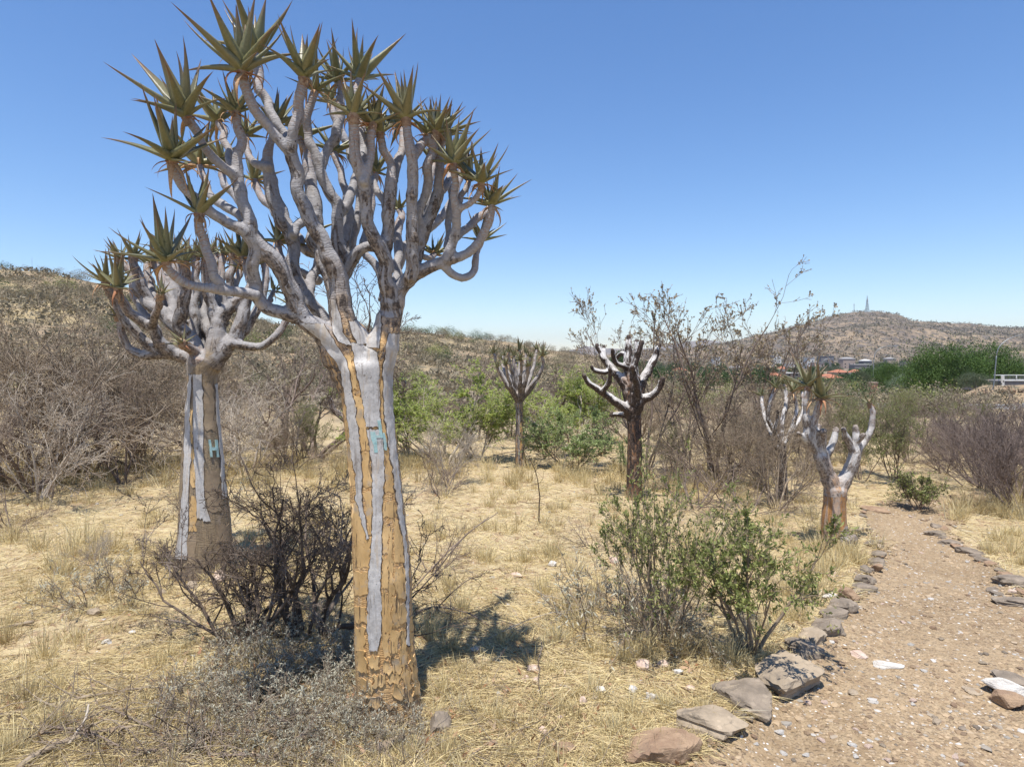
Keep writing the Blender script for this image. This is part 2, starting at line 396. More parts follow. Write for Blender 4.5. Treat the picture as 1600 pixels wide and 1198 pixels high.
def macro(x, y):
    x = np.asarray(x, float); y = np.asarray(y, float)
    yy = np.maximum(y, 1.0)
    px = 800 + F * np.clip(x / yy, -1.7, 1.8)
    far = np.where(y > 1, y, 1.0)
    val = np.interp(far, [0, 10, 20, 45, 60, 120, 250, 700, 30000], [0, 0, -.45, -1.7, -2.0, -5, -8, -8, -8])
    # left hill
    yr = np.interp(px, [0, 640, 930], [100, 140, 230])
    zr = EYE + yr * (560 - np.interp(px, RX, RY)) / F
    up = np.clip((far - 16) / (yr - 16), 0, 1); up = up ** 1.25 * (1 - .0 * up)
    dn = 1 - sstep(far, yr, yr * 3.2)
    vr = np.interp(yr, [0, 10, 20, 45, 60, 120, 250], [0, 0, -.45, -1.7, -2.0, -5, -8])
    z = val + np.maximum(zr - vr, 0) * np.where(far < yr, up, dn) * (1 - sstep(px, 930, 1040))
    # mountain
    ym = 1700.0
    zm = EYE + ym * (560 - np.interp(px, MX, MY)) / F + 8
    um = np.where(far < ym, np.clip((far - 640) / (ym - 640), 0, 1) ** 1.15, 1 - sstep(far, ym, 3800))
    z = z + np.maximum(zm, 0) * um * sstep(px, 900, 1000)
    # far range
    yf = 7000.0
    zf = EYE + yf * (560 - np.interp(px, FX, FY)) / F + 8
    uf = np.where(far < yf, sstep(far, 4600, yf), 1 - sstep(far, yf, 9000) * .7)
    z = z + zf * uf
    # bank behind the road on the right
    bank = sstep(px, 1490, 1545) * sstep(far, 49, 54) * (1 - sstep(far, 62, 72))
    z = z + bank * .95
    return z

PATH_L = [(985, 1240), (1100, 1165), (1168, 1105), (1245, 1050), (1262, 1000), (1318, 955), (1350, 915), (1372, 880), (1375, 850), (1352, 822), (1345, 800), (1390, 786), (1470, 778), (1530, 768)]
PATH_R = [(1590, 772), (1560, 790), (1500, 812), (1490, 835), (1530, 858), (1570, 890), (1600, 930), (1720, 1010), (1900, 1100), (2200, 1240)]
def flat(px, py):
    Y = EYE * F / (py - 560); return ((px - 800) / F * Y, Y)
PATH = np.array([flat(*p) for p in PATH_L + PATH_R] + [(3.4, 1.2), (1.8, .3), (.3, .6)])

def inside(x, y, poly=PATH):
    """signed distance to a polygon, positive inside"""
    x = np.asarray(x, float); y = np.asarray(y, float)
    d = np.full(x.shape, 1e9); ins = np.zeros(x.shape, bool)
    n = len(poly)
    for i in range(n):
        ax, ay = poly[i]; bx, by = poly[(i + 1) % n]
        dx, dy = bx - ax, by - ay
        t = np.clip(((x - ax) * dx + (y - ay) * dy) / (dx * dx + dy * dy), 0, 1)
        d = np.minimum(d, np.hypot(x - ax - t * dx, y - ay - t * dy))
        c = ((ay > y) != (by > y)) & (x < (bx - ax) * (y - ay) / (by - ay + 1e-12) + ax)
        ins ^= c
    return np.where(ins, d, -d)

def base_h(x, y):
    x = np.asarray(x, float); y = np.asarray(y, float)
    r = np.hypot(x, y); p = np.stack([x, y], -1)
    z = macro(x, y)
    z = z + .05 * fbm(p * .45, 2, 3) * sstep(r, 2, 6) + .014 * fbm(p * 2.6, 3, 5)
    z = z + np.where(r > 22, 1, 0) * fbm(p / 9., 3, 11) * .35 * sstep(r, 22, 60)
    z = z + fbm(p / 150., 5, 21) * 16 * sstep(r, 700, 1300) * (1 - sstep(r, 1500, 1690)) + fbm(p / 60., 4, 23) * 3.5 * sstep(r, 800, 1200)
    return z

def H(x, y):
    x = np.asarray(x, float); y = np.asarray(y, float)
    z = base_h(x, y); p = np.stack([x, y], -1)
    near = np.hypot(x, y) < 25
    s = inside(x, y)
    fine = .011 * fbm(p * 9, 3, 31) * (1 - sstep(np.hypot(x, y), 6, 14))
    z = z + np.where(near, fine * np.where(s > 0, .25, 1), 0)
    z = z - np.where(near, .045 * sstep(s, -.05, .25), 0)
    return z

def h1(x, y): return float(H(np.array([x]), np.array([y]))[0])

def build_ground():
    th1 = np.linspace(-math.radians(52), math.radians(52), 600)
    th2 = np.linspace(math.radians(52), 2 * math.pi - math.radians(52), 60)[1:-1]
    th = np.concatenate([th1, th2]); nth = len(th)
    r = [0.25]
    while r[-1] < 9500:
        r.append(r[-1] + max(.022, r[-1] * (.0125 if r[-1] < 14 else .02)))
    r = np.array(r); k = len(r)
    R, T = np.meshgrid(r, th, indexing='ij')
    X = R * np.sin(T); Y = R * np.cos(T)
    Z = H(X, Y)
    s = inside(X, Y)
    Z = np.where((s > 0.06) & (R < 14), Z - .05, Z)      # the path sheet lies over this hollow
    V = np.stack([X, Y, Z], -1).reshape(-1, 3)
    idx = np.arange(k * nth).reshape(k, nth); nx = np.roll(idx, -1, 1)
    Q = np.stack([idx[:-1], idx[1:], nx[1:], nx[:-1]], -1).reshape(-1, 4)
    Q = Q[:, ::-1]
    V = np.concatenate([V, [[0, 0, h1(0, 0)]]]); c = len(V) - 1
    Tt = np.stack([idx[0], nx[0], np.full(nth, c)], -1)
    RR = np.concatenate([R.ravel(), [0]])
    px = 800 + F * np.clip(V[:, 0] / np.maximum(V[:, 1], 1), -1.7, 1.8)
    hill = sstep(RR, 13, 26); mt = sstep(RR, 420, 640)
    me = mesh_np('ground', V, Q, Tt, [M['ground']], True, dict(hill=hill, mount=mt))
    return tag(link('ground', me), kind='structure')
ground = build_ground()

def build_path():
    x0, x1, y0, y1 = -.2, 9.2, .3, 9.5
    xs = np.linspace(x0, x1, 380); ys = y0 * (y1 / y0) ** np.linspace(0, 1, 340)
    X, Y = np.meshgrid(xs, ys, indexing='ij')
    s = inside(X, Y) + .05 * fbm(np.stack([X, Y], -1) * 5, 3, 41)
    Z = H(X, Y) + .006 - .05 * sstep(-s, 0.0, .06) + .012 * sstep(s, 0, .1)
    idx = np.arange(X.size).reshape(X.shape)
    Q = np.stack([idx[:-1, :-1], idx[1:, :-1], idx[1:, 1:], idx[:-1, 1:]], -1).reshape(-1, 4)
    keep = (s.ravel()[Q] > -.05).any(1); Q = Q[keep]
    used = np.unique(Q); remap = np.full(X.size, -1); remap[used] = np.arange(len(used))
    V = np.stack([X, Y, Z], -1).reshape(-1, 3)[used]
    return tag(link('path', mesh_np('path', V, remap[Q], None, [M['path']])), kind='structure')
path = build_path()
def surf(x, y):
    """height one stands on"""
    z = H(x, y); s = inside(x, y)
    return np.where(s > 0, z + .014, z)

# ------------------------------------------------------------------ quiver trees
def catmull(pts, vals, step):
    pts = np.asarray(pts, float); vals = np.asarray(vals, float)
    if len(pts) == 2:
        n = max(2, int(np.linalg.norm(pts[1] - pts[0]) / step)); t = np.linspace(0, 1, n)[:, None]
        return pts[0] * (1 - t) + pts[1] * t, vals[0] * (1 - t[:, 0]) + vals[1] * t[:, 0]
    a = np.vstack([2 * pts[0] - pts[1], pts, 2 * pts[-1] - pts[-2]]); va = np.concatenate([[vals[0]], vals, [vals[-1]]])
    op, ov = [], []
    for i in range(1, len(a) - 2):
        n = max(1, int(np.linalg.norm(a[i + 1] - a[i]) / step)); t = np.arange(n)[:, None] / n
        p0, p1, p2, p3 = a[i - 1:i + 3]
        op.append(.5 * ((2 * p1) + (p2 - p0) * t + (2 * p0 - 5 * p1 + 4 * p2 - p3) * t ** 2 + (3 * p1 - p0 - 3 * p2 + p3) * t ** 3))
        ov.append(va[i] * (1 - t[:, 0]) + va[i + 1] * t[:, 0])
    op.append(a[-2:-1]); ov.append(va[-2:-1])
    return np.vstack(op), np.concatenate(ov)

def leaf_mesh(name, L, wid, curl, mat, seed=0, drybend=0.0, seg=7):
    """thick channelled aloe leaf along +Z, its upper face towards +Y"""
    t = np.linspace(0, 1, seg + 1)
    rng = np.random.default_rng(seed)
    ang = curl * t ** 1.3 + drybend * t ** 2
    dz = np.cos(ang); dy = -np.sin(ang)
    st = L / seg
    z = np.concatenate([[0], np.cumsum((dz[1:] + dz[:-1]) / 2 * st)]); y = np.concatenate([[0], np.cumsum((dy[1:] + dy[:-1]) / 2 * st)])
    side = rng.normal(0, .03) * L * t ** 2
    w_ = wid * (1 - t) ** 1.0 * (.9 + .25 * np.minimum(t * 5, 1) * (1 - t)); w_[-1] = wid * .015
    th = wid * .22 * (1 - t) ** .55
    V = []
    for i in range(seg + 1):
        up = np.array([0, np.cos(ang[i]), np.sin(ang[i])]); c = np.array([side[i], y[i], z[i]]); X = np.array([1, 0, 0])
        V += [c - X * w_[i] + up * w_[i] * .42, c - X * w_[i] * .55 - up * th[i] * .55, c - up * th[i], c + X * w_[i] * .55 - up * th[i] * .55,
              c + X * w_[i] + up * w_[i] * .42, c + up * w_[i] * .10 * (1 if drybend == 0 else 3)]
    n = 6; idx = np.arange((seg + 1) * n).reshape(seg + 1, n); nx = np.roll(idx, -1, 1)
    Q = np.stack([idx[:-1], nx[:-1], nx[1:], idx[1:]], -1).reshape(-1, 4)
    me = mesh_np(name, np.array(V), Q, None, [mat], True, dict(t=np.repeat(t, n)))
    return me

def m_aloe(name, green=True):
    b = NB(name); t = b.attr('t'); co = b.co(); n = b.noise(co, 25, 4); n2 = b.noise(b.mapping(co, (3, 3, .6)), 30, 3)
    rnd = b.node("ObjectInfo").outputs['Random']
    if green:
        c = b.mix(b.ramp(n, .3, .7), (.125, .13, .058), (.19, .18, .09))
        c = b.mix(b.ramp(rnd, 0, 1, 0, .5), c, (.20, .175, .10))
        c = b.mix(b.ramp(t, .45, .95, 0, .85), c, (.17, .085, .05))
        c = b.mix(b.ramp(t, 0, .16, .5, 0), c, (.27, .26, .10))
        c = b.mix(b.ramp(n2, .62, .72, 0, .5), c, (.17, .09, .05))
        b.rough(.42); b.b.inputs['Specular IOR Level'].default_value = .45
    else:
        c = b.mix(b.ramp(n, .3, .7), (.33, .19, .10), (.50, .33, .19))
        c = b.mix(b.ramp(rnd, .6, 1, 0, .8), c, (.30, .11, .055))
    b.color(c); b.bump(b.math('ADD', n, n2), .25, .003); return b.m
M['aloe'] = m_aloe('aloe_leaf'); M['aloe_dry'] = m_aloe('aloe_dry_leaf', False)
M['collar'] = simple('rosette_collar', (.34, .25, .17), (.17, .09, .06), 60, .8, 0, .4)

LEAVES = [leaf_mesh('leaf', 1.0, .112 + .010 * (i % 3), c, M['aloe'], i) for i, c in enumerate((-.28, -.12, .02, .14, .34, .55))]
DRY = [leaf_mesh('dry_leaf', 1.0, .07, c, M['aloe_dry'], 20 + i, d, 8) for i, (c, d) in enumerate(((.5, .9), (.9, 1.6), (.2, 2.4), (1.1, .4)))]

def rosette_specs(pos, axis, L, n, rng, dry=3, lean=0.0):
    """list of (mesh, matrix) for one rosette"""
    out = []
    axis = Vector(axis).normalized()
    q = axis.to_track_quat('Z', 'Y').to_matrix().to_4x4()
    ph = rng.uniform(0, 6.28)
    for i in range(n):
        f = i / max(n - 1, 1)
        ph += 2.39996 + rng.normal(0, .18)
        tilt = .14 + 1.12 * f ** .95 + rng.normal(0, .14)
        ll = L * (.66 + .44 * math.sin(math.pi * (.12 + .68 * f))) * rng.uniform(.7, 1.15)
        mi = int(np.clip(rng.integers(0, 3) + (2 if f > .6 else 0) + (1 if f > .85 else 0), 0, 5))
        m = Matrix.Translation(pos) @ q @ Matrix.Rotation(ph, 4, 'Z') @ Matrix.Translation((0, .012, -.012 * f)) @ Matrix.Rotation(-tilt, 4, 'X') @ Matrix.Rotation(math.pi, 4, 'Z') @ Matrix.Diagonal((ll * rng.uniform(.85, 1.1), ll, ll, 1))
        out.append((LEAVES[mi], m))
    for i in range(dry):
        ph = rng.uniform(0, 6.28)
        tilt = rng.uniform(1.35, 2.1)
        ll = L * rng.uniform(.35, .8)
        m = Matrix.Translation(pos - axis * .02) @ q @ Matrix.Rotation(ph, 4, 'Z') @ Matrix.Rotation(-tilt, 4, 'X') @ Matrix.Rotation(math.pi, 4, 'Z') @ Matrix.Diagonal((ll, ll, ll, 1))
        out.append((DRY[rng.integers(0, 4)], m))
    return out

def bake(specs, name, mats):
    acc = {0: [], 1: []}
    V, Q, A, MI, n = [], [], [], [], 0
    cache = {}
    for me, m in specs:
        if me.name not in cache:
            co = np.zeros(len(me.vertices) * 3, np.float32); me.vertices.foreach_get('co', co)
            lv = np.zeros(len(me.loops), np.int32); me.loops.foreach_get('vertex_index', lv)
            t = np.zeros(len(me.vertices), np.float32); me.attributes['t'].data.foreach_get('value', t)
            cache[me.name] = (co.reshape(-1, 3), lv.reshape(-1, 4), t)
        co, q, t = cache[me.name]; mm = np.array(m)
        V.append(co @ mm[:3, :3].T + mm[:3, 3]); Q.append(q + n); A.append(t); n += len(co)
        MI.append(np.full(len(q), 0 if me.name.startswith('leaf') else 1))
    return mesh_np(name, np.concatenate(V), np.concatenate(Q), None, mats, True, dict(t=np.concatenate(A)), np.concatenate(MI))

def collar_mesh(r):
    """torn skirt of leaf bases right below the leaves"""
    s = 10; prof = [(-.05, .96), (-.04, 1.08), (-.03, .98), (-.018, 1.18), (-.005, 1.0), (.012, .9), (.03, .4)]
    V = [[math.cos(a) * r * f * (1 + .12 * math.sin(3 * a + z * 90)), math.sin(a) * r * f, z] for z, f in prof for a in np.arange(s) / s * 6.2832]
    idx = np.arange(len(V)).reshape(len(prof), s); nx = np.roll(idx, -1, 1)
    Q = np.stack([idx[:-1], nx[:-1], nx[1:], idx[1:]], -1).reshape(-1, 4)
    return mesh_np('rosette', np.array(V), Q, [[idx[-1][0], idx[-1][i], idx[-1][i + 1]] for i in range(1, s - 1)], [M['collar']])

def quiver_tree(name, label, Y0, branches, group=None, voxel=.008, step=.012, leafL=.3, parts=300, mat='bark', wob=1.0, seed=1, limb_split=True, extra=None, n_leaf=13, front_plain=False, shade_bias=0.0, tan_r=(.04, .075), dark_r=(.018, .034), thick=1.02, solid_all=0.0, trunk_w=1.0):
    """branches: (points [(px,py,r_px)...], d0, d1, rosette) ; rosette = None or (scale, n_leaves)"""
    rng = np.random.default_rng(seed)
    acc = Acc(); SP, SR, SA, SL, ST, SI = [], [], [], [], [], []
    tips = []
    base = None
    for bi, (pts, d0, d1, ros) in enumerate(branches):
        pts = np.array(pts, float); n = len(pts)
        seglen = np.concatenate([[0], np.cumsum(np.hypot(*np.diff(pts[:, :2], axis=0).T))]); f = seglen / seglen[-1]
        d = d0 + (d1 - d0) * f
        pts[:, 2] *= thick if bi else trunk_w
        W = np.array([P(p[0], p[1], Y0 + dd) for p, dd in zip(pts, d)]); r = pts[:, 2] / F * (Y0 + d)
        C, R = catmull(W, r, step)
        if bi > 0:
            L = np.linalg.norm(C[-1] - C[0]); tt = np.linspace(0, 1, len(C))[:, None]
            C = C + wob * .010 * vnoise(np.stack([tt[:, 0] * L * 14 + bi * 7, np.zeros(len(tt))], -1), bi)[:, None] * np.array([1, 1, .3]) * np.minimum(tt * 6, 1)
            R = R * (1 + .09 * vnoise(np.stack([tt[:, 0] * L * 26 + bi * 3, np.ones(len(tt))], -1), bi))
        v, q, t = tubes(C[None], R[None], 14 if bi else 40, True)
        if bi == 0:
            base = C[0].copy()
        acc.add(v, q, t)
        ln = np.concatenate([[0], np.cumsum(np.linalg.norm(np.diff(C, axis=0), axis=1))]); along = ln[-1] - ln
        T = norm(np.gradient(C, axis=0))
        SP.append(C); SR.append(R); SA.append(along if ros else along + 1.0); SL.append(np.full(len(C), bi)); ST.append(T); SI.append(np.full(len(C), 1.0 if ros else 0.0))
        if ros: tips.append((C[-1].copy(), T[-1].copy(), ros, float(d1), R[-1]))
    raw = acc.mesh(name + '_raw', [])
    tmp = bpy.data.objects.new('tmp', raw); COL.objects.link(tmp)
    md = tmp.modifiers.new('r', 'REMESH'); md.mode = 'VOXEL'; md.voxel_size = voxel; md.adaptivity = 0
    ms = tmp.modifiers.new('s', 'SMOOTH'); ms.iterations = 3; ms.factor = .5
    dg = bpy.context.evaluated_depsgraph_get(); ev = tmp.evaluated_get(dg); me = bpy.data.meshes.new_from_object(ev)
    nv = len(me.vertices); V = np.zeros(nv * 3, np.float32); me.vertices.foreach_get('co', V); V = V.reshape(-1, 3).astype(float)
    N = np.zeros(nv * 3, np.float32); me.vertices.foreach_get('normal', N); N = N.reshape(-1, 3).astype(float)
    nl = len(me.loops); LV = np.zeros(nl, np.int32); me.loops.foreach_get('vertex_index', LV)
    LT = np.zeros(len(me.polygons), np.int32); me.polygons.foreach_get('loop_total', LT)
    bpy.data.objects.remove(tmp); bpy.data.meshes.remove(me); bpy.data.meshes.remove(raw)
    SP = np.concatenate(SP); SR = np.concatenate(SR); SA = np.concatenate(SA); SL = np.concatenate(SL); ST = np.concatenate(ST); SI = np.concatenate(SI)
    kd = KDTree(len(SP))
    for i, p in enumerate(SP): kd.insert(p, i)
    kd.balance()
    near = np.array([kd.find(p)[1] for p in V])
    rad = SR[near]; al = SA[near]; li = SL[near]
    nr = norm(V - SP[near] - ((V - SP[near]) * ST[near]).sum(1, keepdims=True) * ST[near])
    bco = np.stack([nr[:, 0] * rad * 12, (nr[:, 1] + .6 * nr[:, 2]) * rad * 12, al], 1)
    tan = sstep(rad, *tan_r)
    solid = sstep(-N[:, 1], -.1, .15) * tan if front_plain else tan * solid_all
    tan_all = sstep(rad, *tan_r)
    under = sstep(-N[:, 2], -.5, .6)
    dark = np.clip(sstep(rad, *dark_r) * (1 - sstep(rad, dark_r[1] * 2.2, dark_r[1] * 3.2)) * (.15 + .75 * under) + shade_bias * (.15 + 1.3 * under), 0, 1.6)  # old crust; the bias also paints shade onto undersides, leaving tops as painted highlights
    if shade_bias: dark = np.where((SI[near] == 0) & (li > 0) & (al < 1.045) & (rad < .05), 1.6, dark)
    ring = (1 - sstep(al, .05, .34)) * np.where(SI[near] > 0, 1, 0)
    # relief: wobble and swelling
    disp = .0022 * wob * fbm(V * 22, 3, 5) * sstep(rad, .01, .05) + .0015 * fbm(V * 70, 2, 9)
    V = V + N * disp[:, None]
    # the fat base creases
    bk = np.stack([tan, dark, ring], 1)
    F4 = LV.reshape(-1, 4) if (LT == 4).all() else None
    assert F4 is not None
    root = bpy.data.objects.new(name, None); COL.objects.link(root)
    root.location = Vector(base); root.empty_display_size = .2
    tag(root, label, 'tree', group)
    off = base
    Vl = V - off
    bvh = BVHTree.FromPolygons([tuple(p) for p in V], [tuple(int(c) for c in f) for f in F4]) if front_plain or extra else None
    # split: trunk and one mesh per branch
    fl = li[F4[:, 0]]
    big = {bi: bi for bi in range(len(branches))}
    if not limb_split: fl = np.where(fl > 0, 1, 0)
    for bi in np.unique(fl):
        Fq = F4[fl == bi]
        if len(Fq) < 6: continue
        used = np.unique(Fq); rm = np.full(nv, -1); rm[used] = np.arange(len(used))
        nm = 'trunk' if bi == 0 else ('limb' if limb_split else 'crown')
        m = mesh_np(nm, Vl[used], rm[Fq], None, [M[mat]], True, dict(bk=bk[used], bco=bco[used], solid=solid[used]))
        m.normals_split_custom_set_from_vertices([tuple(x) for x in N[used]])
        link(nm, m, root)
    # rosettes
    order = sorted(tips, key=lambda t: t[3])
    used_parts = 0; rest = []
    for (tp, tt, (rs, nlv), d1, tr) in order:
        ax = norm(np.array(tt) * .75 + np.array([rng.normal(0, .08), rng.normal(-.05, .08), .55]))
        L = leafL * rs * rng.uniform(.84, 1.12)
        specs = rosette_specs(Vector([0, 0, 0]), ax, L, nlv, rng, dry=4 + int(rng.integers(0, 5)))
        pos = Vector(tp + ax * .012 - off)
        if used_parts + len(specs) <= parts:
            cm = collar_mesh(max(tr, .008) * 1.02)
            q = Vector(ax).to_track_quat('Z', 'Y')
            c = link('rosette', cm, root, pos); c.rotation_mode = 'QUATERNION'; c.rotation_quaternion = q
            inv = q.to_matrix().to_4x4().inverted()
            for me_, m_ in specs:
                o = link('leaf' if me_.name.startswith('leaf') else 'dry_leaf', me_, c); o.matrix_local = inv @ m_
            used_parts += len(specs)
        else:
            rest += [(a, Matrix.Translation(pos) @ b_) for a, b_ in specs]
    if rest:
        o = link('foliage', bake(rest, 'foliage', [M['aloe'], M['aloe_dry']]), root); o['kind'] = 'stuff'
    return root, bvh, off

def ribbon(bvh, root, off, rows, mat, name='bark_plate', lift=.005, jag=.0035, seed=0, nu=7, step=6, curl=0.0):
    """bark plate on the trunk surface; rows = [(py, left px, right px)...] measured on the photograph"""
    rows = np.array(rows, float); rows[:, 1:] += 0; rng = np.random.default_rng(seed)
    py = np.arange(rows[0, 0], rows[-1, 0] + .1, min(step, (rows[-1, 0] - rows[0, 0]) / 3))
    L = np.interp(py, rows[:, 0], rows[:, 1]); Rr = np.interp(py, rows[:, 0], rows[:, 2])
    L = L + jag * 300 * fbm(np.stack([py * .16, np.full(len(py), seed)], -1), 3, seed, .7); Rr = Rr + jag * 300 * fbm(np.stack([py * .16, np.full(len(py), seed + 9)], -1), 3, seed + 5, .7)
    grid = []; 
    for j, y in enumerate(py):
        row = []
        for i in range(nu):
            u = i / (nu - 1); x = L[j] + (Rr[j] - L[j]) * u
            yy = y + (jag * 500 * vnoise(np.array([[x * .45, y * .1]]), seed + 3)[0] if j in (0, len(py) - 1) else 0)
            dr = Vector(((x - 800) / F, 1, (560 - yy) / F)).normalized()
            hit, nrm, _, dist = bvh.ray_cast(Vector((0, 0, EYE)), dr, 8)
            if hit is None: row.append(None)
            else: row.append((np.array(hit), np.array(nrm)))
        grid.append(row)
    # fill misses from neighbours in the row
    ok = []
    for row in grid:
        g = [c for c in row if c is not None]
        if len(g) < 2: continue
        if len(g) < nu: row = [c if c is not None else min(((abs(k - i), k) for k, cc in enumerate(row) if cc is not None))[1] for i, c in enumerate(row)] if False else row
        if any(c is None for c in row):
            idx = [k for k, c in enumerate(row) if c is not None]
            row = [row[min(idx, key=lambda k: abs(k - i))] for i in range(nu)]
        ok.append(row)
    if len(ok) < 2: return
    k = len(ok)
    Pt = np.array([[c[0] for c in r] for r in ok]); Nn = np.array([[c[1] for c in r] for r in ok])
    Nn = norm(Nn + Nn.mean(axis=(0, 1)) * .6)
    U = np.linspace(-1, 1, nu)[None, :, None]; Vv = np.linspace(-1, 1, k)[:, None, None]
    up = lift + curl * (np.abs(U) ** 3 + np.abs(Vv) ** 4)
    top = Pt + Nn * up; bot = Pt - Nn * .002
    idx = np.arange(k * nu).reshape(k, nu)
    Q = [np.stack([idx[:-1, :-1], idx[:-1, 1:], idx[1:, 1:], idx[1:, :-1]], -1).reshape(-1, 4)]
    lp = np.array(list(idx[0, :]) + list(idx[1:, -1]) + list(idx[-1, -2::-1]) + list(idx[-2:0:-1, 0]))
    tv = top.reshape(-1, 3); V = np.concatenate([tv, tv[lp], bot.reshape(-1, 3)[lp]]) - off
    m_ = len(lp); r_ = np.arange(m_); rn = np.roll(r_, -1); b0 = k * nu
    Q.append(np.stack([r_ + b0, rn + b0, rn + b0 + m_, r_ + b0 + m_][::-1], -1))
    Q = np.concatenate(Q)
    me = mesh_np(name, V, Q[:, ::-1], None, [M[mat]], True)
    sm = np.ones(len(Q), bool); sm[-len(lp):] = False; me.polygons.foreach_set('use_smooth', sm)
    return link(name, me, root)

# ------------------------------------------------------------------ shrubs
def grow(rng, S, D, L, R, k, crook, trop, zig=0.0):
    """n polylines from starts S, directions D, lengths L, radii R"""
    n = len(S); pts = np.zeros((n, k, 3)); pts[:, 0] = S; d = norm(D)
    perp = norm(rng.normal(size=(n, 3)))
    for i in range(1, k):
        d = norm(d + rng.normal(0, crook, (n, 3)) + np.array([0, 0, trop]) + perp * zig * (1 if i % 2 else -1))
        pts[:, i] = pts[:, i - 1] + d * (L / (k - 1))[:, None]
    return pts

def children(rng, pts, R, L, per, tmin, ang, ratio, rr):
    n, k, _ = pts.shape
    m = n * per; pi = np.repeat(np.arange(n), per)
    t = tmin + (1 - tmin) * rng.random(m); t[::per] = 1.0 if tmin > .3 else t[::per]
    f = t * (k - 1); i0 = np.minimum(f.astype(int), k - 2); u = (f - i0)[:, None]
    S = pts[pi, i0] * (1 - u) + pts[pi, i0 + 1] * u
    D = norm(pts[pi, i0 + 1] - pts[pi, i0])
    a = ang * rng.uniform(.5, 1.4, m)[:, None]
    D = norm(D * np.cos(a) + norm(np.cross(D, rng.normal(size=(m, 3)))) * np.sin(a))
    Ln = L[pi] * ratio * rng.uniform(.5, 1.25, m) * (1.15 - .4 * t)
    Rn = R[pi] * (1 - .6 * t) * rr
    return S, D, Ln, Rn

def leaf_quads(rng, C, D, size, aspect=.4):
    n = len(C); D = norm(D + rng.normal(0, .7, (n, 3)))
    W = norm(np.cross(D, rng.normal(0, .75, (n, 3)) + np.array([0, 0, 1.]))); sz = (size * rng.uniform(.6, 1.3, n))[:, None]
    a = C; b_ = C + D * sz * .5 + W * sz * aspect * .5; c = C + D * sz; d = C + D * sz * .5 - W * sz * aspect * .5
    V = np.stack([a, b_, c, d], 1).reshape(-1, 3); Q = np.arange(4 * n).reshape(n, 4)
    return V, Q, np.repeat(rng.random(n), 4)

def make_shrub(seed, stems=7, h=1.5, spread=.6, levels=((5, .35, .6, .6, .55), (5, .3, .6, .55, .6), (5, .2, .7, .5, .6)),
               r0=.014, rmin=.0016, crook=.12, trop=.03, zig=0.0, wood='wood_grey', leaf=None, nleaf=0, lsize=.03, aspect=.4, base_r=.1, flat_top=None, k0=9, leafz=0.0, thorn=0):
    """one shrub at the origin: list of (part name, mesh, kind)"""
    rng = np.random.default_rng(seed)
    az = rng.uniform(0, 2 * np.pi, stems) ; tilt = spread * np.sqrt(rng.uniform(.03, 1, stems))
    D = np.stack([np.cos(az) * np.sin(tilt), np.sin(az) * np.sin(tilt), np.cos(tilt)], 1)
    S = np.stack([np.cos(az) * base_r * rng.random(stems), np.sin(az) * base_r * rng.random(stems), np.full(stems, -.04)], 1)
    L = h * .8 * rng.uniform(.7, 1.1, stems); R = r0 * rng.uniform(.6, 1.15, stems)
    woods = Acc(); twigs = Acc()
    P0 = grow(rng, S, D, L, R, k0, crook, trop, zig)
    cur, cR, cL = P0, R, L
    v, q, _ = tubes(P0, np.maximum(R[:, None] * np.linspace(1.15, .4, k0)[None], rmin), 6); woods.add(v, q)
    allend = None
    for li, (per, tmin, ang, ratio, rr) in enumerate(levels):
        S, D, Ln, Rn = children(rng, cur, cR, cL, per, tmin, ang, ratio, rr)
        k = 6 if li == 0 else (5 if li == 1 else 4)
        Pn = grow(rng, S, D, Ln, Rn, k, crook * 1.3, trop, zig)
        if flat_top is not None: Pn[..., 2] = np.where(Pn[..., 2] > flat_top, flat_top + (Pn[..., 2] - flat_top) * .3, Pn[..., 2])
        Pn[..., 2] = np.maximum(Pn[..., 2], .02)
        v, q, _ = tubes(Pn, np.maximum(Rn[:, None] * np.linspace(1, .35, k)[None], rmin), 5 if li == 0 else 3)
        (woods if li == 0 else twigs).add(v, q)
        cur, cR, cL = Pn, np.maximum(Rn, rmin), Ln
    if thorn:
        m = thorn; pi = rng.integers(0, len(cur), m); C = cur[pi, rng.integers(0, cur.shape[1], m)]
        D = norm(rng.normal(size=(m, 3))); Pn = np.stack([C, C + D * (.03 * rng.uniform(.5, 1.3, m))[:, None]], 1)
        v, q, _ = tubes(Pn, np.tile([[rmin * .9, rmin * .3]], (m, 1)), 3); twigs.add(v, q)
    out = [('branches', woods.mesh('branches', [M[wood]]), None), ('twigs', twigs.mesh('twigs', [M[wood]]), 'stuff')]
    if leaf and nleaf:
        pi = rng.integers(0, len(cur), nleaf); ki = rng.integers(1, cur.shape[1], nleaf)
        u = rng.random((nleaf, 1))
        C = cur[pi, ki - 1] * u + cur[pi, ki] * (1 - u); Dd = cur[pi, ki] - cur[pi, ki - 1]
        if leafz > 0:
            keep = C[:, 2] > leafz * h * (1 + .3 * rng.normal(size=nleaf)); C = C[keep]; Dd = Dd[keep]
        v, q, t = leaf_quads(rng, C, norm(Dd), lsize, aspect)
        a = Acc(); a.add(v, q, None, t)
        out.append(('foliage', a.mesh('foliage', [M[leaf]], False, 'tint'), 'stuff'))
    return out

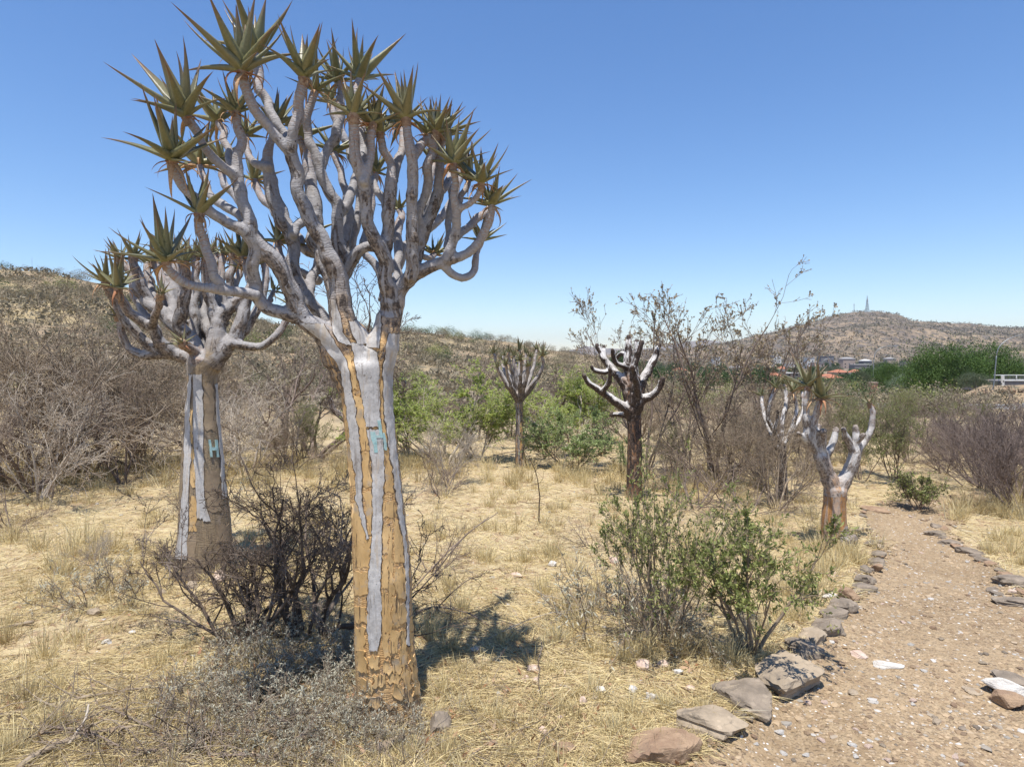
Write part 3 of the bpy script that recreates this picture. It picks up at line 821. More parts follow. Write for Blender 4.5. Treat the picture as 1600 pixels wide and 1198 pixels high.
# ------------------------------------------------------------------ stones
def rock_mesh(name, seed, dims, mat, slab=False, sub=3):
    rng = np.random.default_rng(seed)
    import bmesh
    bm = bmesh.new(); bmesh.ops.create_icosphere(bm, subdivisions=sub, radius=1)
    V = np.array([v.co for v in bm.verts]); T = np.array([[v.index for v in f.verts] for f in bm.faces]); bm.free()
    d = norm(V)
    npl = 13; Np = norm(rng.normal(size=(npl, 3))); Dp = rng.uniform(.62, 1.0, npl)
    if slab:
        Np = norm(np.concatenate([rng.normal(0, 1, (9, 3)) * [1, 1, .35], [[.04, .05, 1], [0, .04, -1], [.25, -.2, 1], [-.3, .2, 1]]])); Dp = np.concatenate([rng.uniform(.62, .95, 9), [.42, .5, .46, .5]])
    q = d @ Np.T; r = np.min(np.where(q > .05, Dp[None] / np.maximum(q, .05), 9), axis=1)
    r = np.minimum(r, 1.45)
    p = d * r[:, None]
    p = p + d * (.05 * fbm(p * 2.2 + seed, 3, seed))[:, None] + d * (.018 * fbm(p * 8, 2, seed + 3))[:, None]
    if slab:
        side = np.abs(d[:, 2]) < .8
        p[:, :2] *= (1 + .05 * np.sign(vnoise(np.stack([p[:, 2] * 14, np.full(len(p), seed * 1.7)], -1), seed)))[:, None] ** side[:, None]
        p[:, 2] /= .47
    p = p / np.abs(p).max(0)
    p = p * np.array(dims) / 2
    me = mesh_np(name, p, None, T, [M[mat]], False)
    return me


# ------------------------------------------------------------------ hillside bushes, town, far things
def crown_mesh(seed, w_, h_, z0, clumps, per, lsize, csize, mat, aspect=.6, name='crown'):
    rng = np.random.default_rng(seed)
    d = norm(rng.normal(size=(clumps, 3))); d[:, 2] = np.abs(d[:, 2]) * .9 - .12
    r = rng.uniform(.45, 1, clumps)[:, None] ** .6
    C = d * r * np.array([w_ / 2, w_ / 2, h_]) * (1 + .16 * rng.normal(size=(clumps, 1)))
    i = np.repeat(np.arange(clumps), per); n = len(i)
    cs = csize * rng.uniform(.6, 1.3, clumps)[i]
    Pp = C[i] + rng.normal(size=(n, 3)) * cs[:, None] * np.array([.5, .5, .34]); Pp[:, 2] = np.maximum(Pp[:, 2], -h_ * .15) + z0
    V, Q, t = leaf_quads(rng, Pp, norm(rng.normal(size=(n, 3)) + [0, 0, .4]), lsize, aspect)
    a = Acc(); a.add(V, Q, None, t)
    return a.mesh(name, [M[mat]], False, 'tint')

def stems_mesh(seed, n, z1, spread, r, mat='wood_brown', name='trunk'):
    rng = np.random.default_rng(seed)
    az = rng.uniform(0, 6.28, n); D = np.stack([np.cos(az) * spread, np.sin(az) * spread, np.ones(n)], 1)
    Pn = grow(rng, np.tile([[0, 0, -.25 * 1.0]], (n, 1)) + rng.normal(0, r, (n, 3)) * [1, 1, 0], D, np.full(n, z1), None, 5, .12, .0)
    v, q, _ = tubes(Pn, r * np.linspace(1, .3, 5)[None] * np.ones((n, 1)), 5); a = Acc(); a.add(v, q); return a.mesh(name, [M[mat]])

def plant(proto, x, y, s, rz, label, cat, group=None, name='bush', z=None, sz=None):
    root = bpy.data.objects.new(name, None); COL.objects.link(root); root.empty_display_size = .2
    root.location = (x, y, h1(x, y) if z is None else z); root.scale = (s, s, s if sz is None else sz); root.rotation_euler = (0, 0, rz)
    for me in proto: 
        o = link(me.name.split('.')[0], me, root)
        if 'crown' in me.name or 'foliage' in me.name: o['kind'] = 'stuff'
    return tag(root, label, cat, group)

SCR = [(crown_mesh(500 + i, 1.7, .95, .25, 34, 26, .085, .38, m, .5), stems_mesh(520 + i, 7, .95, .8, .022)) for i, m in enumerate(['leaf_scrub', 'leaf_scrub', 'leaf_scrub', 'leaf_dark', 'leaf_olive'])]
rh = np.random.default_rng(33)
pts = []
while len(pts) < 300:
    px = rh.uniform(-60, 945); q = rh.random(); yr = np.interp(px, [0, 640, 930], [100, 140, 230])
    Y = 19 + (yr - 19) * q ** .75; x = (px - 800) / F * Y
    dens = fbm(np.array([[x / 14, Y / 14]]), 3, 91)[0]
    if dens < -.55 + .3 * rh.random(): continue
    if any((x - a) ** 2 + (Y - b_) ** 2 < (1.0 + Y * .012) ** 2 for a, b_, _ in pts): continue
    pts.append((x, Y, px))
for x, Y, px in pts:
    k = int(rh.choice(5, p=[.28, .26, .24, .12, .10])); s = rh.uniform(.6, 1.45) * (.75 + .006 * Y)
    col = ['grey brown', 'grey brown', 'grey brown', 'dark green', 'olive green'][k]
    plant(SCR[k], x, Y, s, rh.uniform(0, 6.28), f'scattered {col} bush on the dry slope of the left hill', 'bush', f'{col} bushes on the left hill', 'hill_bush', None, s * rh.uniform(.7, 1.1))
# bushes standing on the crest against the sky
for px, hpx, k in [(8, 12, 3), (40, 9, 0), (66, 10, 0), (88, 12, 1), (112, 12, 2), (125, 9, 0), (640, 12, 3), (655, 9, 3), (676, 13, 3), (692, 11, 4), (704, 14, 3), (718, 9, 0), (741, 15, 3), (757, 12, 3), (768, 9, 0), (790, 12, 0), (806, 9, 1), (826, 8, 2), (848, 10, 0), (862, 8, 1), (880, 7, 0), (900, 6, 3), (915, 5, 0), (420, 9, 0), (560, 10, 0)]:
    yr = float(np.interp(px, [0, 640, 930], [100, 140, 230])) * .99; x = (px - 800) / F * yr
    s = hpx / F * yr / 1.05
    plant(SCR[k], x, yr, s * 1.15, rh.uniform(0, 6.28), 'dark green bush on the hill crest against the sky' if k > 2 else 'grey brown bush on the hill crest against the sky', 'bush', 'green bushes along the hill crest' if k > 2 else 'grey bushes along the hill crest', 'crest_bush', None, s)
# the rest of the scrub, too small and many to tell apart
def scrub(n, fpos, name, size, per, ls, seed, mat='leaf_scrub'):
    rng = np.random.default_rng(seed); x, y = fpos(rng, n)
    z = H(x, y); s = size * rng.uniform(.5, 1.4, len(x)); i = np.repeat(np.arange(len(x)), per)
    d = norm(rng.normal(size=(len(i), 3))); d[:, 2] = np.abs(d[:, 2])
    C = np.stack([x, y, z], 1)[i] + d * (s[i] * rng.uniform(.4, 1, len(i)))[:, None] * np.array([1, 1, .75])
    V, Q, t = leaf_quads(rng, C, d, 1.0, .7)
    V = V.reshape(-1, 4, 3); V = C[:, None] + (V - C[:, None]) * (s[i] * ls)[:, None, None]
    a = Acc(); a.add(V.reshape(-1, 3), Q, None, np.repeat(np.clip(rng.random(len(x))[i] * .7 + .3 * rng.random(len(i)), 0, 1), 4))
    return tag(link(name, a.mesh(name, [M[mat]], False, 'tint')), kind='stuff')
def pos_hill(rng, n):
    px = rng.uniform(-200, 945, n); yr = np.interp(px, [0, 640, 930], [100, 140, 230]); Y = 24 + (yr * 1.0 - 24) * rng.random(n) ** .6
    x = (px - 800) / F * Y; k = fbm(np.stack([x / 12, Y / 12], -1), 3, 91) > -.7; return x[k], Y[k]
scrub(4200, pos_hill, 'hillside_scrub', .75, 16, .42, 5)
def pos_low(rng, n):
    px = rng.uniform(-200, 945, n); Y = rng.uniform(21, 62, n); return (px - 800) / F * Y, Y
scrub(2400, pos_low, 'slope_scrub', .5, 22, .34, 15)
def pos_mtn(rng, n):
    px = rng.uniform(960, 1800, n); Y = 660 + 1040 * rng.random(n) ** .8
    x = (px - 800) / F * Y; return x, Y
scrub(11000, pos_mtn, 'mountain_scrub', 3.4, 6, .8, 6, 'leaf_scrub')

# trees of the valley
def mesh_top(me, q=.985):
    co = np.zeros(len(me.vertices) * 3, np.float32); me.vertices.foreach_get('co', co); return float(np.quantile(co.reshape(-1, 3)[:, 2], q))
TT = [(crown_mesh(600 + i, 7.5, 3.2, 2.2, 70, 60, .33, 1.1, m), stems_mesh(620 + i, 3, 3.6, .35, .14)) for i, m in enumerate(['leaf_dark', 'leaf_scrub_green', 'leaf_dark', 'leaf_scrub_green'])]
BT = [(crown_mesh(640 + i, 8.2, 3.8, z, 340, 90, .16, .8, m, .45), stems_mesh(650 + i, 5, 3.6, .4, .13)) for i, (m, z) in enumerate([('leaf_dark', 1.0), ('leaf_tree', 1.0), ('leaf_scrub_green', 1.2), ('leaf_silvergreen', 1.3)])]
def tree_top(px, Y, pytop, wpx, k, label, cat='tree', group=None, name='valley_tree'):
    x = (px - 800) / F * Y; z = h1(x, Y); ht = EYE + (560 - pytop) / F * Y - z
    return plant(BT[k], x, Y, wpx / F * Y / 8.6, (px * 7.7) % 6.28, label, cat, group, name, z, ht / mesh_top(BT[k][0]))
tree_top(1474, 68, 541, 118, 1, 'wide dark green tree left of the lamp post, the larger half of the big pair')
tree_top(1544, 70, 542, 108, 1, 'wide green tree directly behind the nearest lamp post')
tree_top(1452, 72, 565, 60, 0, 'shaded dark tree at the left end of the big green pair')
tree_top(1522, 60, 584, 48, 2, 'grey green lower tree in front of the big green pair')
tree_top(1496, 66, 570, 60, 0, 'dark middle tree where the two big crowns meet')
tree_top(1388, 85, 567, 46, 1, 'round bright green tree right of the brick pillar')
tree_top(1410, 78, 587, 46, 3, 'pale grey green low tree between the round bright one and the big pair')
tree_top(1350, 95, 582, 30, 2, 'small dark tree left of the second lamp post')
rt = np.random.default_rng(44)
for j in range(110):
    px = rt.uniform(945, 1500) if j % 4 else rt.uniform(1400, 1760); Y = rt.uniform(26, 44) if px > 1400 else 24 + 66 * rt.random() ** 1.2; x = (px - 800) / F * Y; k = int(rt.choice(5, p=[.3, .25, .1, .15, .2])); s = rt.uniform(.8, 1.35) * (1.0 if Y < 40 else 1.5)
    if Y * 1.0 > 40 and px > 1400: continue
    plant(SCR[k], x, Y, s, rt.uniform(0, 6.28), f"{['grey brown', 'grey brown', 'grey brown', 'dark green', 'olive green'][k]} bush on the flat between the path and the road", 'bush', f"{['grey brown', 'grey brown', 'grey brown', 'dark green', 'olive green'][k]} bushes between path and road", 'field_bush')
rows = []
for Y, n, dp in [(620, 26, 9), (520, 24, 9), (420, 24, 8), (330, 24, 8), (260, 22, 9), (200, 20, 9), (150, 18, 9), (115, 16, 9)]:
    for j in range(n):
        px = 940 + (1720 - 940) * (j + rt.uniform(.1, .9)) / n
        if px < 985 and Y < 180: continue
        if px > 1420 and Y < 200: continue
        base = 560 + (EYE + 8 if Y > 250 else EYE - float(np.interp(Y, [60, 120, 250], [-2, -5, -8]))) / Y * F
        rows.append((px, Y * rt.uniform(.94, 1.06), rt.uniform(4.0, 7.5) * (.8 if Y < 200 else 1)))
HTOP = [(1310, 350, 21, 577), (1336, 362, 14, 577), (1293, 255, 32, 584), (1221, 385, 12, 572), (1209, 300, 14, 582), (1264, 600, 11, 558), (1290, 625, 20, 556), (1277, 500, 14, 566), (1323, 610, 20, 558), (1352, 600, 13, 561), (1344, 480, 26, 569), (1239, 490, 24, 567), (1234, 320, 22, 582), (1212, 640, 12, 554), (1062, 350, 16, 574), (1118, 600, 10, 557), (1418, 610, 16, 566), (1150, 420, 14, 570), (1390, 640, 14, 558)]
for px, Y, ht in rows:
    for hp, hY, hw, ht_ in HTOP:
        if Y < hY and abs(px - hp) < hw / 2 + 3 / Y * F * .8:
            ht = min(ht, EYE + (560 - ht_ - 7) / F * Y - h1((px - 800) / F * Y, Y))
    if Y > 90 and px > 1140: ht = min(ht, EYE + (560 - (572 if Y < 450 else 561)) / F * Y - h1((px - 800) / F * Y, Y))
    if ht < 1.2: continue
    x = (px - 800) / F * Y; k = int(rt.choice(4, p=[.45, .2, .25, .1])); z = h1(x, Y)
    plant(TT[k], x, Y, rt.uniform(.75, 1.25), rt.uniform(0, 6.28), 'dark green tree among the roofs of the valley suburb' if k in (0, 2) else 'grey green tree among the roofs of the valley suburb', 'tree', 'dark green trees of the valley suburb' if k in (0, 2) else 'grey green trees of the valley suburb', 'suburb_tree', z, ht / mesh_top(TT[k][0]))

M['wall_white'] = simple('white_wall', (.62, .60, .56), (.5, .48, .44), 1.5, .8)
M['wall_buff'] = simple('buff_wall', (.42, .33, .27), (.35, .27, .22), 1.5, .8)
M['wall_grey'] = simple('grey_block_wall', (.20, .19, .19), (.16, .15, .15), 2, .85)
M['roof_red'] = simple('orange_roof', (.38, .16, .095), (.30, .12, .07), 2.5, .8)
M['roof_grey'] = simple('grey_roof', (.22, .21, .21), (.30, .29, .28), 1.5, .7)
M['roof_pale'] = simple('pale_roof', (.55, .54, .52), (.48, .47, .46), 1.5, .6)
M['glass'] = simple('window_glass', (.03, .035, .04), None, 3, .1)
M['steel'] = simple('galvanised_steel', (.27, .28, .28), (.2, .21, .21), 6, .45, .6)
M['white_paint'] = simple('white_paint', (.72, .72, .70), (.62, .62, .60), 5, .5)
M['blue_paint'] = simple('blue_paint', (.14, .18, .30), (.11, .14, .24), 5, .5)
M['brick'] = simple('red_brick', (.33, .19, .13), (.26, .145, .10), 12, .85)
M['asphalt'] = simple('asphalt', (.115, .11, .105), (.15, .145, .14), 1.2, .9)
M['rubber'] = simple('rubber', (.02, .02, .02), None, 5, .7)

def bx(name, mat, parent, *b):
    a = Acc()
    for bb in b: v, q = box_v(*bb); a.add(v, q)
    me = a.mesh(name, [M[mat]], False); return link(name, me, parent)

def house(px, Y, wpx, pytop, roof, wall, label, rz=.1, hip=True, depth=8):
    x = (px - 800) / F * Y; z = h1(x, Y) - .3; wd = wpx / F * Y
    root = bpy.data.objects.new('house', None); COL.objects.link(root); root.location = (x, Y, z); root.rotation_euler = (0, 0, rz)
    ht = EYE + (560 - pytop) / F * Y - z
    rh_ = min(1.6, ht * .4) if hip else .35
    e = ht - rh_
    bx('wall', wall, root, (-wd / 2, -depth / 2, 0, wd / 2, depth / 2, e))
    o = .4; a = [-wd / 2 - o, -depth / 2 - o, wd / 2 + o, depth / 2 + o]; r = min(wd, depth) * .42
    if hip:
        V = [[a[0], a[1], e + .003], [a[2], a[1], e + .003], [a[2], a[3], e + .003], [a[0], a[3], e + .003], [a[0] + r, 0, ht], [a[2] - r, 0, ht]]
        link('roof', mesh_np('roof', V, [[0, 1, 5, 4], [2, 3, 4, 5], [3, 2, 1, 0]], [[1, 2, 5], [3, 0, 4]], [M[roof]], False), root)
    else:
        bx('roof', roof, root, (a[0], a[1], e + .003, a[2], a[3], ht))
    nwin = max(1, int(wd / 3.2))
    for i in range(nwin):
        cx = -wd / 2 + wd * (i + .5) / nwin
        for fl in range(max(1, int(e / 3.2))):
            zz = 1.1 + fl * 2.9
            if zz + 1.1 > e: break
            wn = bx('window', 'glass', root, (cx - .6, -depth / 2 - .02, zz, cx + .6, -depth / 2 + .05, zz + 1.1))
            bx('sill', 'wall_white', wn, (cx - .7, -depth / 2 - .12, zz - .1, cx + .7, -depth / 2 + .02, zz - .01))
    return tag(root, label, 'house')
HS = [
 (1310, 350, 21, 577, 'roof_red', 'wall_buff', 'house with the widest orange hipped roof above the blue white wall', .1, True),
 (1336, 362, 14, 577, 'roof_red', 'wall_white', 'small house with an orange roof right beside the widest orange one', -.1, True),
 (1293, 255, 32, 584, 'roof_red', 'wall_buff', 'nearest orange roofed house right behind the rosettes of the forked quiver tree', .05, True),
 (1221, 385, 12, 572, 'roof_red', 'wall_white', 'little orange roofed house above the brownish quiver tree', 0, True),
 (1209, 300, 14, 582, 'roof_red', 'wall_buff', 'low orange roofed house at the left of the brownish quiver tree crown', .1, True),
 (1264, 600, 11, 558, 'wall_white', 'wall_white', 'tall white block at the foot of the mountain', 0, False),
 (1290, 625, 20, 556, 'roof_grey', 'wall_grey', 'long dark flat roofed building right of the tall white block', 0, False),
 (1277, 500, 14, 566, 'roof_grey', 'wall_buff', 'pinkish two storey house below the long dark building', .1, False),
 (1323, 610, 20, 558, 'roof_grey', 'wall_buff', 'grey roofed brown house at the foot of the mountain', .1, True),
 (1352, 600, 13, 561, 'roof_pale', 'wall_grey', 'small house with a pale roof left of the second lamp arm', .1, True),
 (1344, 480, 26, 569, 'roof_pale', 'wall_grey', 'long pale flat roof behind the small orange roofed house', 0, False),
 (1239, 490, 24, 567, 'roof_pale', 'wall_white', 'long pale flat roof left of the pinkish house', 0, False),
 (1234, 320, 22, 582, 'roof_pale', 'wall_grey', 'wide low pale roof just left of the forked quiver tree rosette', 0, False),
 (1212, 640, 12, 554, 'wall_white', 'wall_white', 'small white building highest up the mountain foot', 0, False),
 (1062, 350, 16, 574, 'roof_red', 'wall_white', 'orange pink roof seen through the twigs right of the dead quiver tree', .1, True),
 (1118, 600, 10, 557, 'wall_white', 'wall_white', 'tiny white building seen through the budding trees', 0, False),
 (1418, 610, 16, 566, 'roof_grey', 'wall_buff', 'grey roofed building left of the big green pair of trees', 0, False),
 (1150, 420, 14, 570, 'roof_grey', 'wall_white', 'grey roofed white house behind the widest budding tree', .1, True),
 (925, 520, 8, 560, 'roof_pale', 'wall_white', 'tiny pale building at the end of the left hill', 0, False),
 (1390, 640, 14, 558, 'roof_grey', 'wall_buff', 'brown house among trees right of the second lamp arm', 0, True),
]
for h_ in HS: house(*h_)

# pillar with a round sign
def at(px, py, Y): return Vector(P(px, py, Y))
x, Y = (1364.5 - 800) / F * 60, 60; z = h1(x, Y)
root = bpy.data.objects.new('brick_pillar', None); COL.objects.link(root); root.location = (x, Y, z)
zt = EYE - 38 / F * 60 - z
a = Acc()
for r_ in range(int(zt / .086)):
    for c_ in range(2):
        o_ = (.02 if r_ % 2 else -.02); v, q = box_v(-.27 + c_ * .275 + o_ * (c_ * 2 - 1) * .3, -.27, r_ * .086, -.27 + c_ * .275 + .265, .27, r_ * .086 + .076); a.add(v, q)
o = link('brickwork', a.mesh('brickwork', [M['brick']], False), root); o['kind'] = 'stuff'
bx('core', 'wall_grey', root, (-.255, -.255, -.3, .255, .255, zt - .02)); bx('cap', 'wall_buff', root, (-.32, -.32, zt, .32, .32, zt + .07))
v, q, t = tubes(np.array([[[-.12, -.30, zt * .68], [-.12, -.275, zt * .68]]]), np.array([[.2, .2]]), 20, True)
a = Acc(); a.add(v, q, t); link('sign_disc', a.mesh('sign_disc', [M['roof_red']], False), root)
tag(root, 'brick gate pillar with an orange disc under the second lamp post', 'pillar')
# low wall with white caps
root = bpy.data.objects.new('low_wall', None); COL.objects.link(root); Y = 74; xs = [(p - 800) / F * Y for p in (1314, 1344)]; z = h1(xs[0], Y)
zc = EYE - 54 / F * Y
bx('wall', 'blue_paint', root, (xs[0], Y, z - .4, xs[1], Y + .2, zc - .18))
for i in range(9):
    w_ = (xs[1] - xs[0]) / 9; x = xs[0] + i * w_
    bx('cap_block', 'white_paint', root, (x + .02, Y - .04, zc - .177, x + w_ - .05, Y + .24, zc))
tag(root, 'low blue wall topped by a row of white blocks left of the brick pillar', 'wall')
# terrace wall with railing on the bank
root = bpy.data.objects.new('terrace_wall', None); COL.objects.link(root); Y = 59; xa, xb = (1563 - 800) / F * Y, (1760 - 800) / F * Y
zb = h1(xa + 1, Y) - .6; zt = EYE - 35 / F * Y
bx('wall', 'wall_grey', root, (xa, Y, zb, (xa + xb) / 2 - .01, Y + 5, zt), ((xa + xb) / 2 + .01, Y, zb, xb, Y + 5, zt)); bx('coping', 'white_paint', root, (xa - .05, Y - .08, zt + .003, xb, Y + .25, zt + .12))
zr = EYE - 26.5 / F * Y
bx('handrail', 'white_paint', root, (xa - .6, Y - .03, zr, xb, Y + .04, zr + .07))
for i in range(9):
    x = xa + .15 + i * 1.3; bx('post', 'white_paint', root, (x, Y - .025, zt + .123, x + .07, Y + .035, zr - .002))
for i in range(84):
    x = xa + .3 + i * .13
    bx('baluster', 'wall_grey', root, (x, Y - .01, zt + .123, x + .03, Y + .02, zr - .002))
bx('end_post', 'wall_white', root, (xa - .02, Y - .14, zb, xa + .28, Y - .085, zt + .5))
tag(root, 'grey terrace wall with a white coping and railing on the sandy bank at right', 'wall')

def tube_obj(name, mat, parent, pts, r0, r1, s=8):
    C, _ = catmull(np.array(pts), np.zeros(len(pts)), .25); n = len(C)
    v, q, t = tubes(C[None], np.linspace(r0, r1, n)[None], s, True); a = Acc(); a.add(v, q, t); return link(name, a.mesh(name, [M[mat]]), parent)
def lamp(pts, Y, label, r=.06):
    root = bpy.data.objects.new('street_lamp', None); COL.objects.link(root)
    w_ = [P(a, b_, Y) for a, b_ in pts]; x0, z0 = w_[0][0], h1(w_[0][0], Y)
    root.location = (x0, Y, z0); L = [p - np.array([x0, Y, z0]) for p in w_]; L[0] = np.array([0, 0, -.3])
    k = 3
    tube_obj('pole', 'steel', root, L[:k], r, r * .8); tube_obj('arm', 'steel', root, L[k - 1:], r * .78, r * .5)
    e = L[-1]; v, q = box_v(e[0] - .05, e[1] - .12, e[2] - .09, e[0] + .62, e[1] + .12, e[2] + .05); v[4:, 1] = e[1] + (v[4:, 1] - e[1]) * .6
    a = Acc(); a.add(v, q); link('lamp_head', a.mesh('lamp_head', [M['steel']], False), root)
    return tag(root, label, 'street lamp')
lamp([(1549, 640), (1553, 600), (1557, 556), (1560, 544), (1568, 535), (1582, 527), (1602, 522), (1612, 521)], 53, 'nearest street lamp, its curved arm leaving the photo at the right edge', .052)
lamp([(1364, 605), (1364.5, 585), (1365.5, 562), (1368, 551), (1375, 544), (1386, 541), (1396, 540.5)], 105, 'second street lamp curving over the brick pillar', .09)
lamp([(1279, 600), (1280, 585), (1281.5, 575), (1284, 567), (1289, 562), (1295, 559.5), (1299, 559)], 190, 'farthest thin street lamp above the orange roofs', .11)

def mast(px, pyb, pyt, Y, wpx, label, lattice=True):
    x = (px - 800) / F * Y; z0 = h1(x, Y); h_ = (pyb - pyt) / F * Y; w_ = wpx / F * Y / 2
    root = bpy.data.objects.new('radio_mast', None); COL.objects.link(root); root.location = (x, Y, z0 - 1)
    zt = EYE + (560 - pyt) / F * Y - z0 + 1
    if lattice:
        n = 9; a = Acc()
        for sx, sy in ((-1, -1), (1, -1), (1, 1), (-1, 1)):
            tube_obj('leg', 'steel', root, [(sx * w_, sy * w_, 0), (sx * w_ * .6, sy * w_ * .6, zt * .4), (sx * w_ * .15, sy * w_ * .15, zt * .82)], w_ * .13, w_ * .1, 5)
        zs = np.linspace(0, zt * .8, n)
        for i in range(n - 1):
            f0, f1 = 1 - .85 * zs[i] / (zt * .82), 1 - .85 * zs[i + 1] / (zt * .82)
            for (ax, ay), (bx_, by_) in zip([(-1, -1), (1, -1), (1, 1), (-1, 1)], [(1, -1), (1, 1), (-1, 1), (-1, -1)]):
                v, q, _ = tubes(np.array([[[ax * w_ * f0, ay * w_ * f0, zs[i]], [bx_ * w_ * f1, by_ * w_ * f1, zs[i + 1]]], [[ax * w_ * f1, ay * w_ * f1, zs[i + 1]], [bx_ * w_ * f1, by_ * w_ * f1, zs[i + 1]]]]), np.full((2, 2), w_ * .07), 4); a.add(v, q)
        o = link('bracing', a.mesh('bracing', [M['steel']]), root); o['kind'] = 'stuff'
        tube_obj('antenna', 'steel', root, [(0, 0, zt * .8), (0, 0, zt)], w_ * .25, w_ * .15, 5)
        for f in (.55, .7, .76):
            v, q, t = tubes(np.array([[[w_ * .3, -w_ * .6, zt * f], [w_ * .3, -w_ * .3, zt * f]]]), np.array([[w_ * .35, w_ * .2]]), 10, True); a = Acc(); a.add(v, q, t); link('dish', a.mesh('dish', [M['white_paint']]), root)
    else:
        tube_obj('pole', 'steel', root, [(0, 0, 0), (0, 0, zt)], w_, w_ * .5, 6)
        tube_obj('crossbar', 'steel', root, [(-w_ * 3, 0, zt * .8), (w_ * 3, 0, zt * .8)], w_ * .4, w_ * .4, 5)
    return tag(root, label, 'mast')
mast(1355, 488, 462, 1690, 4.2, 'lattice radio mast on the mountain top')
mast(1334.5, 489, 474, 1690, .9, 'thin pole mast left of the lattice one on the mountain top', False)
mast(50, 424, 402, 101, .5, 'very thin mast on the crest of the left hill', False)
house(1345, 1685, 3.2, 485.5, 'wall_white', 'wall_white', 'tiny white hut between the two masts on the mountain top', 0, False, 5)

# road behind the shrubs on the right
xs = np.linspace(26, 52, 60); ys = np.linspace(43.5, 48.5, 8)
X, Yg = np.meshgrid(xs, ys, indexing='ij'); Yg = Yg + (X - 26) * .03
Z = H(X, Yg).max(axis=1, keepdims=True) + .03 + 0 * X
idx = np.arange(X.size).reshape(X.shape); Q = np.stack([idx[:-1, :-1], idx[1:, :-1], idx[1:, 1:], idx[:-1, 1:]], -1).reshape(-1, 4)
tag(link('road', mesh_np('road', np.stack([X, Yg, Z], -1).reshape(-1, 3), Q, None, [M['asphalt']])), kind='structure')
a = Acc()
for yy, s_ in ((-.1, 1), (5.0, -1)):
    for i in range(59):
        y0 = ys[0] + yy + (xs[i] - 26) * .03; v, q = box_v(xs[i], y0, Z[i, 0] - .3, xs[i + 1] - .004, y0 + .1, Z[i, 0] + .10); a.add(v, q)
tag(link('kerb', a.mesh('kerb', [M['roof_pale']], False)), kind='structure')
for px, py, wp, lab in [(1536, 622, 14, 'dark boulder at the left foot of the sandy bank'), (1567, 620, 16, 'dark red boulder in the middle of the sandy bank'), (1578, 631, 18, 'largest dark boulder low on the sandy bank'), (1522, 629, 12, 'small boulder near the road below the grey green tree'), (1596, 616, 12, 'boulder under the terrace wall at the right edge')]:
    Y = 52.0; x = (px - 800) / F * Y; me = rock_mesh('boulder', px, (wp / F * Y, wp / F * Y * .8, wp / F * Y * .7), 'rock_brown', False, 2)
    tag(link('boulder', me, None, (x, Y, h1(x, Y) + .2)), lab, 'boulder')

# parked white car under the big trees
Y = 78; x = (1449 - 800) / F * Y; z = h1(x, Y)
root = bpy.data.objects.new('parked_car', None); COL.objects.link(root); root.location = (x, Y, z); root.rotation_euler = (0, 0, .1)
prof = [(-2.1, .35), (-2.15, .75), (-1.9, .9), (-1.2, .98), (-.6, 1.42), (.7, 1.45), (1.35, 1.02), (2.0, .92), (2.15, .6), (2.1, .35)]
n = len(prof); V = [[px_, s_ * (.85 if z_ < 1.1 else .68), z_] for s_ in (-1, 1) for px_, z_ in prof]
Q = [[i, (i + 1) % n, (i + 1) % n + n, i + n] for i in range(n)]
T = [[0, i + 1, i] for i in range(1, n - 1)] + [[n, n + i, n + i + 1] for i in range(1, n - 1)]
link('body', mesh_np('body', V, Q, T, [M['white_paint']], False), root)
bx('side_window', 'glass', root, (-.95, -.80, 1.0, -.05, -.79, 1.3), (.05, -.80, 1.0, .9, -.79, 1.3))
for sx in (-1.35, 1.35):
    for sy in (-.82, .82):
        v, q, t = tubes(np.array([[[sx, sy - .09, .32], [sx, sy + .09, .32]]]), np.array([[.32, .32]]), 16, True); a = Acc(); a.add(v, q, t); wl = link('wheel', a.mesh('wheel', [M['rubber']]), root)
tag(root, 'white car parked in the shade under the big green pair of trees', 'car')

# ------------------------------------------------------------------ the air
def haze(density):
    v, q = box_v(-16000, -9700, -30, 16000, 9700, 330)
    me = mesh_np('haze', v, q, None, [], False)
    m = bpy.data.materials.new('haze'); m.use_nodes = True; t = m.node_tree; t.nodes.clear()
    o = t.nodes.new("ShaderNodeOutputMaterial"); pv = t.nodes.new("ShaderNodeVolumePrincipled")
    pv.inputs['Color'].default_value = (.80, .88, 1, 1); pv.inputs['Density'].default_value = density; pv.inputs['Anisotropy'].default_value = .2
    t.links.new(pv.outputs[0], o.inputs['Volume']); me.materials.append(m)
    return tag(link('haze', me), kind='stuff')
haze(.00007)

